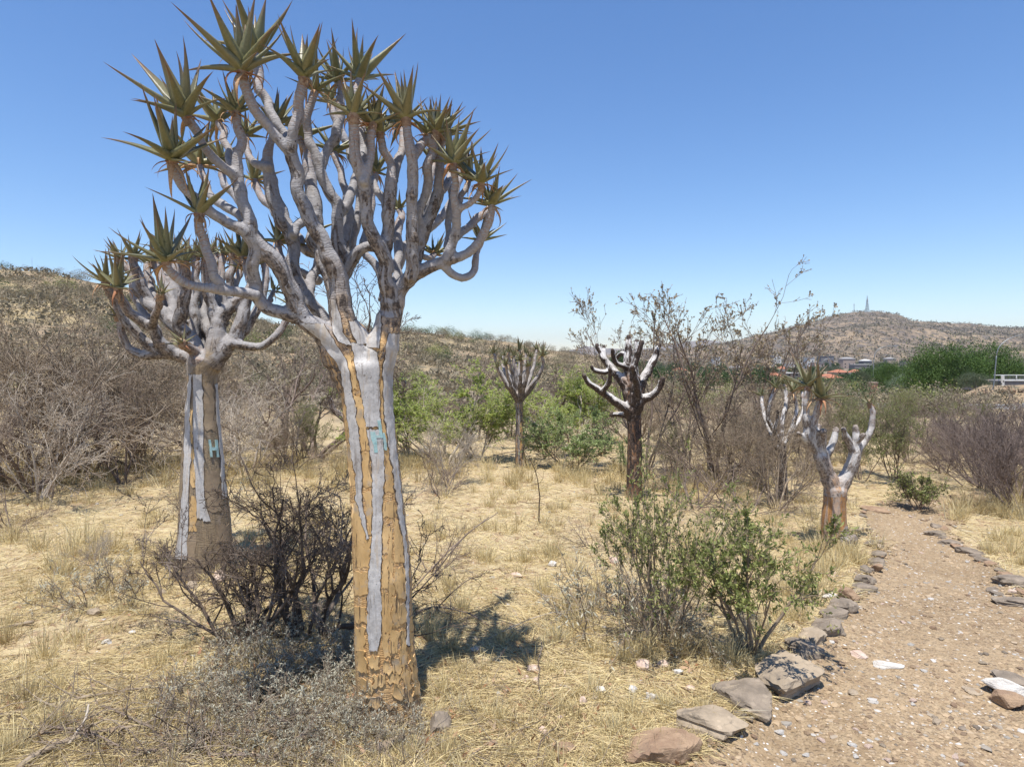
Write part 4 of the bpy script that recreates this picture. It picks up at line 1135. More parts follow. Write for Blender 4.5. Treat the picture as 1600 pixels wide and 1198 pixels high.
R1 = (1.0, 13)
T1 = [
 ([(611,1135,58),(609,1112,54),(606,1070,51),(601,1010,48.5),(599,960,47.5),(598,900,48),(594.5,850,45.5),(589,780,43),(581.5,700,41),(575,640,41),(572,600,43),(569,570,45)], 0, 0, None),
 # left limb, low and far left
 ([(556,610,30),(545,572,27),(528,540,23),(505,515,17),(470,498,13),(440,489,12),(418,482,11),(402,465,11),(395,442,11),(396,415,11),(396,392,10),(390,374,9)], 0, -.25, None),
 ([(404,462,9),(386,458,9),(350,454,8.5),(320,450,8),(290,444,7.5),(270,428,7),(260,408,6.5)], -.22, -.4, (.95,13)),
 ([(348,455,8.5),(340,436,8.5),(332,415,8.5),(318,390,8),(312,366,7.5),(308,334,7)], -.28, -.34, (.8,13)),
 ([(550,600,28),(530,555,24),(505,520,19),(480,500,16),(462,478,15),(452,450,14),(444,428,14),(432,408,13.5),(412,388,13),(396,370,12),(382,356,12)], 0, -.25, None),
 ([(390,364,10.5),(370,354,10),(330,336,9),(308,314,8.5),(286,294,8.5),(270,264,8),(267,250,8)], -.25, -.42, (1.0,14)),
 ([(392,366,11.5),(388,340,11.5),(380,312,10.5),(370,280,10.5),(371,255,8.5),(374,230,8),(373,205,7.5),(370,176,7)], -.25, -.2, (.78,13)),
 ([(368,274,9),(350,260,8),(326,240,7.5),(312,222,7.5),(304,204,7.5),(294,182,7)], -.24, -.34, (1.1,14)),
 ([(382,345,8.5),(374,336,8),(350,320,7.5),(330,302,7),(320,280,6),(313,258,5.5)], -.2, .02, (.8,12)),
 ([(366,266,6),(358,238,6),(348,206,6),(342,190,6)], -.2, -.02, (.85,12)),
 ([(540,575,16),(508,510,12),(480,466,11.5),(462,438,11),(457,400,11),(455,365,11.5),(440,338,12.5),(427,308,12.5),(422,275,10.5),(420,250,9),(422,228,7),(428,206,6),(432,196,6)], .04, .16, (.8,12)),
 ([(422,262,7),(404,256,6.5),(392,243,6),(386,226,5.5),(388,212,5.5)], .1, .26, (.7,11)),
 ([(458,368,8),(464,356,8),(478,346,7.5),(496,336,7)], .06, .15, None),
 ([(528,470,16),(518,440,14),(505,408,13),(492,372,12),(494,330,12),(486,290,11),(482,270,10),(478,240,7),(470,215,6)], .1, .34, (.9,12)),
 # centre limb and the long front stem
 ([(572,600,30),(556,548,27),(541,510,24),(531,480,19),(528,450,18.5),(524,420,17),(515,398,14),(506,376,12.5),(488,346,12),(472,312,11.5),(460,270,11),(453,240,10.5),(456,222,10)], 0, -.2, None),
 ([(455,228,9.5),(461,210,9),(466,170,9),(474,140,8.5),(478,122,8)], -.2, -.22, (1.05,14)),
 ([(453,236,9),(440,224,8.5),(424,206,8.5),(408,188,8.5),(396,160,8.5),(386,135,8.5),(381,112,8)], -.2, -.3, (1.22,15)),
 ([(454,232,8),(444,212,8),(428,180,8),(410,146,8),(400,112,7.5),(399,84,7)], -.16, -.02, (1.05,13)),
 ([(532,440,14),(536,400,12),(531,376,10.5),(530,348,10),(526,322,9.5),(516,302,9),(507,280,9),(499,255,9),(494,238,8),(482,218,7.5),(480,195,7.5),(487,160,7.5),(492,142,7)], .05, .0, (.8,12)),
 ([(502,262,8),(506,244,8),(514,226,8),(526,212,9),(532,185,8),(531,150,7),(528,128,6.5)], .03, .14, (.85,12)),
 ([(529,336,8),(538,328,8),(550,306,8),(556,282,8),(558,256,7),(564,228,6),(572,205,6)], .05, .3, (.7,11)),
 ([(540,430,11),(556,400,10),(570,388,9),(584,385,9),(600,390,9)], .05, .0, None),
 ([(540,430,10),(534,400,10),(540,360,9),(545,320,8),(538,290,6.5),(530,262,6),(524,238,5.5)], .12, .4, (.7,11)),
 # right limb
 ([(578,600,32),(590,560,30),(603,528,26),(608,505,21),(612,480,18),(622,455,15.5),(638,437,12.5),(658,424,10.5),(680,413,9.5),(698,407,9),(716,402,8.5),(731,394,8.5),(746,378,8),(759,358,7.5),(769,336,7),(772,320,6.5)], 0, -.02, (.92,14)),
 ([(610,485,15),(607,455,13),(602,430,12.5),(600,400,12),(590,375,11.5),(578,348,11.5),(571,314,10.5),(566,280,10),(558,250,10),(555,222,9.5),(553,195,9),(553,180,8.5)], -.02, -.26, (.95,14)),
 ([(568,288,8),(573,258,7.5),(577,232,7),(579,210,7),(580,194,6.5)], -.2, -.18, (.75,12)),
 ([(567,270,8),(566,238,8),(564,200,7.5),(562,160,7.5),(561,124,7)], -.14, .02, (1.0,13)),
 ([(602,405,11),(603,375,11),(608,340,11),(612,310,10.5),(614,284,10),(609,262,8),(602,232,7),(598,208,6.5)], -.06, -.1, (.75,12)),
 ([(614,284,8.5),(620,260,8),(628,236,7),(629,214,6.5),(626,200,6)], -.06, .12, (.75,12)),
 ([(606,330,7),(596,310,6.5),(586,292,6.5),(578,278,6)], -.04, .05, None),
 ([(640,437,11),(645,415,11),(647,380,10.5),(645,340,10),(645,300,10),(646,268,10),(646,240,9.5),(639,212,8),(635,185,7.5)], -.04, -.16, (1.0,14)),
 ([(648,246,8),(660,226,7.5),(668,212,7)], -.12, -.06, (.7,12)),
 ([(622,460,11),(636,440,10),(652,405,10),(658,374,10.5),(669,342,10.5),(681,312,10),(687,286,9),(687,258,8),(688,232,7),(689,214,6.5)], .02, .02, (.85,12)),
 ([(655,380,8),(654,350,8),(657,322,8),(663,298,8),(670,262,8),(677,232,7.5),(682,206,7)], .0, -.08, (.85,13)),
 ([(656,345,6.5),(665,317,6.5),(671,295,6.5),(676,272,6),(680,256,5.5)], .06, .3, (.7,11)),
 ([(690,298,7),(698,286,6.5),(702,268,6),(704,250,5.5)], .05, .25, (.7,11)),
 ([(697,408,8.5),(700,394,8.5),(706,372,8.5),(712,345,8.5),(714,326,8),(711,300,6.5),(711,276,6.5),(712,256,6.5)], -.02, -.14, (.88,14)),
 ([(714,328,6.5),(727,322,5.5),(740,312,5.5),(747,298,5.5),(750,285,5.5)], -.08, -.14, (.75,12)),
 ([(715,320,5.5),(722,306,5),(729,294,5),(732,282,5)], -.08, .0, (.6,11)),
 ([(707,376,7.5),(718,366,7.5),(732,354,7),(748,340,7),(760,331,6),(765,322,5.5)], .0, .2, (.6,10)),
 ([(690,410,7.5),(699,421,7),(712,430,7),(726,434,6.5),(739,424,6),(746,398,5.5),(752,376,5.5)], -.02, .14, (.6,11)),
 ([(704,404,6),(700,380,6),(699,350,6),(706,325,5.5),(703,300,5.5),(697,284,5.5)], .02, .2, None),
 ([(600,470,10),(600,450,8),(590,424,7.5),(577,405,7),(570,385,7),(575,350,6.5),(580,310,6),(590,270,5.5)], .12, .4, (.7,11)),
 ([(612,450,8),(620,425,7.5),(620,392,7.5),(624,362,7.5),(625,340,7),(623,328,6)], .1, .4, (.55,10)),
 ([(660,400,5.5),(672,404,5.5),(679,397,5)], .05, .22, (.5,11)),
 ([(478,468,9),(484,446,8.5),(492,425,8),(497,402,7),(499,382,6),(494,362,6)], .06, .32, (.6,10)),
 ([(446,440,6.5),(440,412,6.5),(436,392,6),(434,378,6)], .0, .2, (.65,11)),
 ([(398,452,6),(386,430,6),(381,412,6),(382,402,6)], -.2, -.1, (.75,12)),
 ([(408,474,5),(424,468,4.5),(428,454,4)], -.2, .0, (.3,9)),
 ([(520,400,9),(480,390,8),(450,350,7),(410,310,6.5),(398,282,6)], .25, .6, (.75,11)),
 ([(620,420,9),(640,380,8),(690,340,7),(712,300,6),(722,262,5.5)], .25, .6, (.75,11)),
 ([(545,420,8),(560,300,7),(540,220,6.5),(516,160,6)], .35, .6, (.85,11)),
 ([(500,440,8),(430,400,7),(380,330,6.5),(350,280,6),(345,250,6)], .3, .62, (.8,11)),
]
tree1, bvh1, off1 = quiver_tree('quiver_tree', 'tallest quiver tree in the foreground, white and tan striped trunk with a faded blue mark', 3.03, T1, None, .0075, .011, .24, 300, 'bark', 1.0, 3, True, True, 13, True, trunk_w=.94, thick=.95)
# grey ribbons of old bark over tan inner bark (py, left, right)
RIB1 = [
 [(506,470,505),(530,500,520),(548,512,532),(560,522,540),(580,533,546),(600,536,548),(640,540,554),(680,544,559),(700,546,562),(745,555,565),(782,556,564),(812,565,571),(842,573,576)],
 [(536,548,560),(550,552,590),(575,556,592),(600,562,592),(640,567,593),(668,571,594)],
 [(671,572,596),(700,578,599),(745,581,601),(792,583,597),(850,580,596),(900,576,595),(945,574,596),(980,574,596),(1000,575,594),(1016,577,590)],
 [(522,606,624),(546,602,621),(580,598,613),(610,599,613),(640,600,615),(700,608,619),(745,616,625),(792,622,629),(832,629,634),(870,634,639),(930,636,641),(1010,638,641)],
 [(488,582,595),(510,578,596),(530,575,594),(546,573,592)],
 [(502,545,556),(520,550,574),(538,558,578)],
 [(468,518,524),(500,519,534),(518,520,536),(534,530,546),(542,540,552)],
]
RIB1 = [[(a_, *[590 + (v_ - 590) * (.95 if a_ > 600 else 1) for v_ in (l_, r_)]) for a_, l_, r_ in rws] for rws in RIB1]
for i, rws in enumerate(RIB1):
    ribbon(bvh1, tree1, off1, [(rws[0][0] - 1, rws[0][1] - 1.0, rws[0][2] + 1.0)] + [(a_, l_ - 1.3, r_ + 1.1) for a_, l_, r_ in rws[1:]], 'crack', 'bark_crack', seed=i, nu=9, step=4, lift=.0022, jag=.005)
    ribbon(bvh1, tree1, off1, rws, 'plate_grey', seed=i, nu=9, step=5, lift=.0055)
# tan plates between them, peeling towards the foot
rp = np.random.default_rng(5)
def tan_cols(py):
    a = np.interp(py, [700, 782, 842, 900, 1000, 1060], [562, 564, 576, 576, 574, 574]); b_ = np.interp(py, [700, 850, 950, 1060], [579, 581, 574, 573])
    return a, b_
TAN = [  # explicit large plates: py0, py1, l0, r0, l1, r1
 (784, 846, 545, 560, 549, 573), (848, 893, 550, 577, 552, 577), (895, 940, 551, 574, 552, 573), (942, 972, 552, 572, 553, 573),
 (620, 700, 549, 565, 560, 577), (702, 764, 563, 578, 566, 580), (766, 842, 566, 582, 577, 582),
 (600, 690, 532, 537, 539, 545), (692, 760, 540, 545, 543, 554), (590, 700, 594, 598, 601, 607), (702, 782, 601, 609, 602, 617),
 (785, 812, 599, 620, 599, 624), (814, 868, 599, 606, 598, 607), (820, 900, 608, 613, 607, 615), (816, 880, 616, 628, 617, 632),
 (870, 922, 598, 606, 597, 607), (902, 930, 608, 615, 608, 616), (882, 940, 618, 633, 619, 635), (924, 986, 597, 604, 598, 605), (932, 984, 606, 612, 605, 613),
 (930, 985, 614, 624, 614, 625), (942, 984, 626, 635, 626, 636), (988, 1028, 598, 608, 599, 609), (990, 1024, 610, 624, 609, 620), (987, 1040, 626, 635, 627, 637),
 (974, 1012, 553, 571, 554, 570), (1014, 1056, 557, 573, 559, 571), (1030, 1052, 598, 610, 600, 611), (1030, 1054, 612, 624, 613, 626),
 (1042, 1092, 628, 640, 634, 648), (955, 990, 641, 648, 641, 649), (992, 1020, 642, 649, 642, 647), (1020, 1085, 642, 650, 648, 659), (1056, 1072, 606, 624, 608, 626), (1058, 1084, 563, 580, 566, 582),
 (1074, 1096, 612, 630, 615, 634), (1022, 1048, 576, 590, 578, 592), (1050, 1078, 582, 604, 584, 604), (1086, 1104, 576, 596, 578, 594), (1096, 1112, 600, 622, 602, 620),
 (560, 618, 535, 545, 545, 556), (700, 784, 628, 632, 633, 637),
]
for i, (p0, p1, l0, r0, l1, r1) in enumerate(TAN):
    p0 += rp.uniform(-8, 6); p1 += rp.uniform(-7, 7)
    l0, r0, l1, r1 = [596 + (v_ - 596) * .95 for v_ in (l0, r0, l1, r1)]
    grey_low = p0 > 1040 and i % 4 == 0
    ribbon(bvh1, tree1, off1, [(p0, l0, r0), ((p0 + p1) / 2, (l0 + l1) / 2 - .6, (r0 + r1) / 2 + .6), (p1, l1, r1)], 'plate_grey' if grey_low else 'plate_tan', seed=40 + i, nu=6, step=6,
           lift=.0012 + (.0008 if p0 > 860 else 0) + rp.uniform(0, .001), curl=(.0006 if p0 > 860 else 0) + (.0022 * rp.uniform(.2, 1.3) if p0 > 1010 else 0), jag=.006 if p0 < 1000 else .012)
M['paint'] = simple('faded_blue_paint', (.24, .42, .43), (.40, .52, .50), 90, .8)
for i, rws in enumerate([[(674,578.5,586),(684,579,588),(694,583,589),(709,585,590)], [(657,589,594),(668,591,596),(679,592,597),(686,595,598)], [(676,597.5,600),(686,598,602),(696,599,603.5),(703,600,603.5)], [(679.5,586,594),(683.5,586,595)]]):
    ribbon(bvh1, tree1, off1, rws, 'paint', 'painted_mark', .0072 if i != 2 else .0065, .001, 80 + i, 5, 3)

R2 = (.8, 11)
T2 = [
 ([(318,905,50),(318,885,47),(320,840,43),(319,790,39),(317,730,34),(316,660,27.5),(316,600,24),(317,575,26),(319,560,26)], 0, 0, None),
 ([(310,575,18),(300,562,13),(282,556,10.5),(258,552,9),(226,554,7.5),(204,547,6.5),(193,530,6),(186,510,5.5),(183,494,5)], 0, -.15, (.5,9)),
 ([(262,553,8.5),(248,548,8),(230,538,8),(210,518,8),(194,498,7),(182,482,7),(173,459,6.5),(168,441,6)], -.05, -.25, (.9,12)),
 ([(268,553,10),(258,540,9.5),(246,530,9),(236,512,8.5),(214,498,7.5),(198,482,7),(187,462,6.5),(184,450,6)], -.05, -.35, (1.0,12)),
 ([(238,514,6.5),(243,500,6),(247,486,6),(250,470,6),(252,460,5.5)], -.15, -.4, (.6,10)),
 ([(314,566,17),(304,545,13.5),(292,526,11.5),(270,506,11),(250,486,10),(230,470,8.5),(216,452,7.5),(206,432,7),(194,414,6),(187,405,5.5)], .02, .1, (.95,12)),
 ([(238,478,8),(226,452,7.5),(214,428,7),(209,410,6.5),(207,402,6)], .08, .0, (.9,12)),
 ([(236,500,7),(224,490,7),(214,470,6.5),(210,450,6),(206,438,6)], .15, .3, (.6,10)),
 ([(290,522,11),(280,506,10),(286,486,10),(290,462,9.5),(290,434,9),(290,412,7)], .0, -.1, (.95,12)),
 ([(284,506,9),(276,480,9),(272,452,9),(275,424,8),(277,398,7.5)], .15, .35, (.95,12)),
 ([(276,500,8),(266,470,7.5),(258,448,7),(247,428,6.5),(242,412,6)], .1, .25, (.9,12)),
 ([(326,570,20),(338,550,17),(341,520,13),(347,496,11),(362,477,9),(378,465,8),(388,455,7),(391,438,6.5),(392,426,6)], .0, .1, (.85,12)),
 ([(342,520,9),(338,500,8.5),(332,480,8),(326,464,8),(323,440,7),(321,416,6.5),(321,404,6)], .05, .0, (.9,12)),
 ([(334,548,9),(328,524,8.5),(321,500,8),(318,476,7.5),(322,452,7),(330,430,6.5)], .15, .4, (.8,11)),
 ([(334,562,16),(350,548,12.5),(366,528,11),(377,502,10),(382,476,9),(392,452,7.5),(398,432,6.5),(398,410,6)], .0, .12, (.95,12)),
 ([(362,536,8),(376,538,7),(394,542,6.5),(412,540,6),(430,527,6),(443,511,6),(452,494,5.5),(456,478,5)], .0, .12, (.7,11)),
 ([(350,508,7.5),(346,480,7),(344,452,6.5),(347,425,5.5),(348,400,5)], .08, .28, (.85,11)),
 ([(352,500,7),(357,476,7),(356,452,6.5),(361,428,6),(362,398,5.5)], .05, .1, (.9,12)),
 ([(372,480,6),(370,450,5.5),(374,425,5),(372,405,5)], .1, .35, (.8,11)),
 ([(306,552,9),(292,543,7.5),(285,537,6.5)], -.05, -.2, (.75,8)),
 ([(258,500,7),(240,470,6.5),(234,440,6),(231,412,5.5)], .15, .4, (.85,11)),
 ([(300,540,9),(306,500,8),(304,460,7),(306,425,6.5),(304,402,6)], .15, .3, (.9,12)),
 ([(316,555,9),(318,500,8),(334,470,7),(340,430,6),(336,396,5.5)], .2, .5, (.9,11)),
 ([(306,545,9),(270,500,8),(256,450,7),(262,410,6),(258,388,5.5)], .2, .55, (.9,11)),
 ([(330,555,9),(380,520,8),(404,480,7),(416,440,6),(414,412,5.5)], .2, .5, (.85,11)),
]
tree2, bvh2, off2 = quiver_tree('quiver_tree', 'second largest quiver tree at left, trunk painted with a pale blue letter H', 5.0, T2, None, .011, .016, .24, 300, 'bark_shaded', 1.0, 5, True, True, 12, True, .15, (.065, .095), trunk_w=.92)
for i, rws in enumerate([
 [(585,296,300),(640,290,297),(700,288,299),(760,286,296),(830,280,294),(880,272,292)],
 [(585,301,315),(640,302,318),(700,303,318),(760,306,319),(810,308,318)],
 [(600,336,340),(660,339,344),(720,344,349),(780,348,354)],
 [(760,310,316),(790,312,320),(815,318,330)]]):
    ribbon(bvh2, tree2, off2, rws, 'plate_grey', seed=100 + i, nu=7, step=9, lift=.005)
    ribbon(bvh2, tree2, off2, [(a_, l_ - 1, r_ + 1) for a_, l_, r_ in rws], 'crack', 'bark_crack', seed=100 + i, nu=7, step=7, lift=.002, jag=.005)
for i, a in enumerate([(700,770,298,305,300,308),(775,830,296,306,296,308),(640,700,296,301,298,302),(835,880,292,306,294,306),(850,888,340,362,342,366),(820,848,340,358,340,360),(735,800,322,340,322,346),(600,680,318,332,320,335)]):
    ribbon(bvh2, tree2, off2, [(a[0], a[2], a[3]), (a[1], a[4], a[5])], 'plate_tan' if i < 3 else 'plate_brown', seed=120 + i, nu=6, step=9, lift=.002, curl=.001, jag=.006)
for i, rws in enumerate([[(687,325.5,328.5),(700,327,330),(715,328.5,331.5)], [(687,335.5,338.5),(700,336.5,339.5),(714,338,341)], [(698.5,329,338),(703.5,330,338)]]):
    ribbon(bvh2, tree2, off2, rws, 'paint', 'painted_letter', .0125, .0006, 140 + i, 4, 3)

T4 = [
 ([(990,790,16),(991,758,13),(991.5,692,12),(991,660,12),(990,642,12)], 0, 0, None),
 ([(990,655,10),(984,642,9),(971,633,7.5),(952,620,6.5),(930,606,5.5),(917,595,4.5),(912,585,3.6)], 0, -.2, None),
 ([(940,613,4.5),(950,600,4.5),(953,588,4),(953,575,3.4)], -.15, -.3, None),
 ([(988,650,10),(982,620,9),(976,600,8.5),(963,584,7),(949,568,5.5),(938,550,4.8),(931,538,3.8)], 0, .15, None),
 ([(955,578,4.5),(944,581,4.5),(930,578,4),(923,571,3)], .1, .0, None),
 ([(988,640,11),(984,604,10),(982,575,8),(982,548,6),(981,524,3.4)], .05, .1, None),
 ([(980,574,4.5),(963,567,4.5),(958,556,4),(957,545,3.2)], .05, -.1, None),
 ([(982,560,4),(972,552,4),(962,560,3.6),(956,562,3)], .1, .3, None),
 ([(948,570,3.5),(945,556,3.2),(945,539,2.8)], .1, .2, None),
 ([(990,630,12),(992,600,9),(991,570,6.5),(998,548,5.5),(1004,533,4)], -.02, -.15, None),
 ([(992,580,5),(993,556,4),(994,530,2.8)], .1, .2, None),
 ([(994,640,11),(1000,606,9),(1011,582,7),(1022,560,5.6),(1030,537,4)], .02, .1, None),
 ([(990,650,10),(997,636,8),(1004,624,7.5),(1019,618,6.5),(1030,606,5.5),(1036,590,4.8)], -.02, -.2, None),
 ([(997,630,6),(995,606,5.5),(991,586,5),(988,572,4)], -.08, -.3, None),
 ([(984,652,5),(968,647,4.5),(953,649,3.6)], 0, .1, None),
]
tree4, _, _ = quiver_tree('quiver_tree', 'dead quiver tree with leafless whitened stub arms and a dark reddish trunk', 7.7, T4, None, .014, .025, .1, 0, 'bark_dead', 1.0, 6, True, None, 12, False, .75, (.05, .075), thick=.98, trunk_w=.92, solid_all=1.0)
T5 = [
 ([(1308,868,26),(1307,850,22),(1303,815,18),(1304,787,16.5),(1305.5,763,17)], 0, 0, None),
 ([(1304,770,13),(1293,743,11.5),(1286,720,11),(1279,704,9.5),(1268,692,8),(1261,675,6),(1259,650,5),(1260,625,4.6),(1262,604,5)], 0, -.1, (1.3,10)),
 ([(1274,698,7),(1271,684,6),(1272,661,5.4),(1278,638,5),(1282,622,5)], -.05, -.15, (1.45,10)),
 ([(1288,712,7),(1286,700,5.5),(1285,686,5.5),(1286,672,4.8)], -.03, -.15, None),
 ([(1290,712,7),(1299,698,5.6),(1304,684,5),(1307,669,4.6)], 0, .05, None),
 ([(1266,692,4.5),(1254,684,4),(1246,676,3)], 0, -.1, None),
 ([(1272,692,5),(1276,676,4.5),(1280,664,4)], .1, .2, None),
 ([(1308,768,13),(1320,748,11),(1331,727,9.5),(1336,710,8.5),(1338,694,7),(1337,680,5.5),(1336,665,4)], 0, .0, None),
 ([(1333,706,6),(1326,690,5.5),(1321,678,5),(1318,668,4)], 0, -.1, None),
 ([(1338,712,6.5),(1345,698,5.4),(1353,686,4.8),(1360,673,4.5),(1363,656,4.5),(1364,642,4.2),(1359,631,3.6)], .02, .02, (.35,9)),
 ([(1338,690,5),(1345,684,4.4),(1350,678,3.6)], 0, -.08, None),
 ([(1316,850,12),(1330,842,11),(1334,838,8)], 0, -.1, None),
]
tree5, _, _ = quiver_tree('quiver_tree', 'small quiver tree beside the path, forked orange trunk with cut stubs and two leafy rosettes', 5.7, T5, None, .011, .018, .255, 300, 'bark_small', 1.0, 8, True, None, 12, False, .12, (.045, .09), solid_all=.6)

def candelabra(px, py0, htrunk, hcrown, wcrown, n, seed, rt=9, sparse=1.0):
    """a distant quiver tree: pixel-size recipe, then built in metres like the others"""
    rg = np.random.default_rng(seed)
    top = py0 - htrunk
    br = [([(px + 2, py0 + 8, rt * 1.35), (px, py0 - 8, rt), (px - 1, py0 - htrunk * .5, rt * .68), (px, top, rt * .62)], 0, 0, None)]
    for i in range(n):
        f = rg.uniform(-1, 1); g = rg.uniform(.3, 1)
        x1 = px + f * wcrown; y1 = top - hcrown * (1 - .35 * abs(f) ** 2) * rg.uniform(.72, 1.0)
        d = rg.uniform(-.9, .9) * math.sqrt(1 - .8 * f * f) * wcrown / F * 9
        r = rt * .25
        br.append(([(px, top + 6, rt * .42), (px + f * wcrown * .55, top - hcrown * .16, rt * .34), (px + f * wcrown * .95, top - hcrown * .38, rt * .28), (x1, (y1 + top - hcrown * .4) / 2, r), (x1 + rg.uniform(-3, 3), y1, r * .85)], 0, d, (rg.uniform(.8, 1.1), 10)))
    return br
T3 = [([(813,736,12),(814,726,9.5),(812,700,6.8),(812,660,5.8),(811,625,5.6)], 0, 0, None)]
for x1, y1, mx, my, d_ in [(772,552,786,588,.1),(778,574,790,600,-.3),(787,556,797,590,.3),(795,550,802,590,-.2),(803,556,806,588,.0),(812,547,812,585,.4),(814,562,813,592,-.4),(822,552,818,588,.2),(829,558,822,592,-.1),(838,546,828,590,.35),(848,556,843,584,-.15),(846,575,834,602,.1),(790,570,799,604,-.45),(826,572,820,600,-.35),(783,562,793,590,.5),(806,566,808,596,.5)]:
    T3.append(([(811,630,4.2),((811 + mx) / 2, (624 + my) / 2 + 3, 3.4), (mx, my, 2.9), ((mx + x1) / 2 + (x1 - 811) * .06, (my + y1) / 2, 2.5), (x1, y1, 2.1)], 0, d_, (1.0 + .2 * ((x1 * 7) % 3 - 1), 10)))
tree3, _, _ = quiver_tree('quiver_tree', 'slender quiver tree standing in pale grass between the bright green shrubs', 9.7, T3, None, .010, .025, .18, 0, 'bark_far', 1.0, 9, False, None, 10, False, .2, (.03, .05))
quiver_tree('quiver_tree', 'quiver tree almost hidden behind the tallest trunk, curved arms showing at either side', 11.5, [
 ([(574,720,12),(574,690,9),(573,665,8)], 0, 0, None),
 ([(574,670,7),(600,655,6),(618,640,5.5),(628,625,5),(631,605,4.5),(629,590,4)], 0, -.2, (.9,10)),
 ([(574,670,7),(545,658,6),(526,645,5),(518,632,4.5),(515,622,4)], 0, -.2, (.9,10)),
 ([(574,670,7),(570,640,5),(565,610,4)], 0, .2, (.9,10)), ([(576,670,7),(590,640,5),(592,610,4)], 0, .3, (.9,10)),
 ([(575,670,7),(610,658,5),(624,650,4.5),(630,640,4)], 0, .4, (.9,10))], None, .028, .04, .19, 0, 'bark', 1.0, 10, False, None, 10, False, .1, (.05, .08))
quiver_tree('quiver_tree', 'brownish quiver tree tangled in twigs just left of the small forked one', 7.6, [
 ([(1222,780,9),(1222,730,7),(1221,690,6.5)], 0, 0, None),
 ([(1221,700,5),(1208,670,5),(1200,650,4.6),(1204,625,4.2),(1212,606,4)], 0, -.1, (.9,11)),
 ([(1221,700,5),(1238,668,5),(1244,640,4.4),(1240,612,4)], 0, 0, (.9,11)),
 ([(1221,700,5),(1222,660,5),(1228,630,4.4),(1226,600,4)], 0, .2, (.8,11)),
 ([(1221,700,4.5),(1200,668,4.6),(1192,640,4.2),(1190,618,4)], 0, .3, (.8,11)),
 ([(1221,700,4.5),(1246,660,4.6),(1256,640,4.2),(1254,612,4)], .1, .4, (.8,10)),
 ([(1220,705,6),(1208,690,5),(1214,656,4),(1216,640,3.4)], 0, -.2, None)], None, .012, .03, .22, 0, 'bark_dead', 1.0, 11, False, None, 10, False, .7, (.06, .09), thick=.72)

TWO = ((5, .3, .6, .6, .55), (6, .2, .65, .5, .6))
KINDS = {}

def kind(nm, n, **kw):
    KINDS[nm] = [make_shrub(1000 + 13 * len(KINDS) * 7 + i, **kw) for i in range(n)]
A3 = ((7, .2, .55, .62, .6), (7, .15, .65, .55, .6), (6, .1, .75, .5, .6))
kind('dry_grey', 3, stems=11, h=2.0, spread=.85, levels=A3, r0=.019, rmin=.0021, crook=.16, trop=.015, wood='wood_grey', base_r=.2)
kind('dry_pale', 2, stems=8, h=1.6, spread=.9, levels=A3, r0=.015, rmin=.002, crook=.13, trop=0.0, wood='wood_pale', base_r=.15)
kind('dark_thorn_far', 2, stems=5, h=2.4, spread=.75, levels=((6, .25, .7, .6, .6), (6, .15, .7, .55, .6), (6, .1, .8, .5, .6)), r0=.03, rmin=.0024, crook=.18, trop=.02, zig=.1, wood='wood_brown', base_r=.08)
kind('green_tree', 2, stems=7, h=1.8, spread=.75, levels=A3, r0=.018, rmin=.0022, crook=.14, trop=.03, wood='wood_pale', leaf='leaf_bright', nleaf=30000, lsize=.036, aspect=.45, leafz=.38, base_r=.15)
kind('light_green', 1, stems=7, h=1.0, spread=.95, levels=A3, r0=.012, rmin=.002, crook=.14, trop=.03, wood='wood_brown', leaf='leaf_light', nleaf=24000, lsize=.032, aspect=.4, leafz=.36, base_r=.1)
kind('bud_tree', 2, stems=6, h=2.6, spread=.4, levels=((6, .3, .5, .45, .55), (6, .25, .6, .45, .6), (4, .2, .6, .42, .6)), r0=.018, rmin=.0022, crook=.13, trop=.05, wood='wood_brown', leaf='leaf_tan', nleaf=3400, lsize=.03, aspect=.7, leafz=.5, base_r=.15)
kind('olive_airy', 2, stems=7, h=1.7, spread=.7, levels=A3, r0=.014, rmin=.0022, crook=.12, trop=.02, wood='wood_brown', leaf='leaf_yellow', nleaf=26000, lsize=.03, aspect=.3, leafz=.3, base_r=.12)
kind('purple_broom', 2, stems=30, h=1.6, spread=.95, levels=((6, .2, .4, .6, .6), (6, .2, .45, .55, .65), (4, .1, .5, .5, .65)), r0=.012, rmin=.0022, crook=.07, trop=.03, wood='wood_purple', base_r=.25)
kind('leafy_small', 1, stems=9, h=.7, spread=.8, levels=A3, r0=.008, rmin=.0015, crook=.14, trop=.04, wood='wood_brown', leaf='leaf_olive', nleaf=3600, lsize=.04, aspect=.45, leafz=.2, base_r=.08)
kind('silver_tuft', 2, stems=16, h=.30, spread=.9, levels=((5, .2, .5, .55, .7), (4, .1, .6, .5, .7)), r0=.0028, rmin=.0009, crook=.2, trop=.03, wood='wood_grey', leaf='leaf_silver', nleaf=1000, lsize=.018, aspect=.24, base_r=.12)
kind('bare_low', 2, stems=9, h=1.0, spread=1.0, levels=((5, .2, .55, .6, .6), (5, .15, .65, .55, .6), (3, .1, .7, .5, .6)), r0=.009, rmin=.0014, crook=.15, trop=.0, wood='wood_brown', base_r=.1)

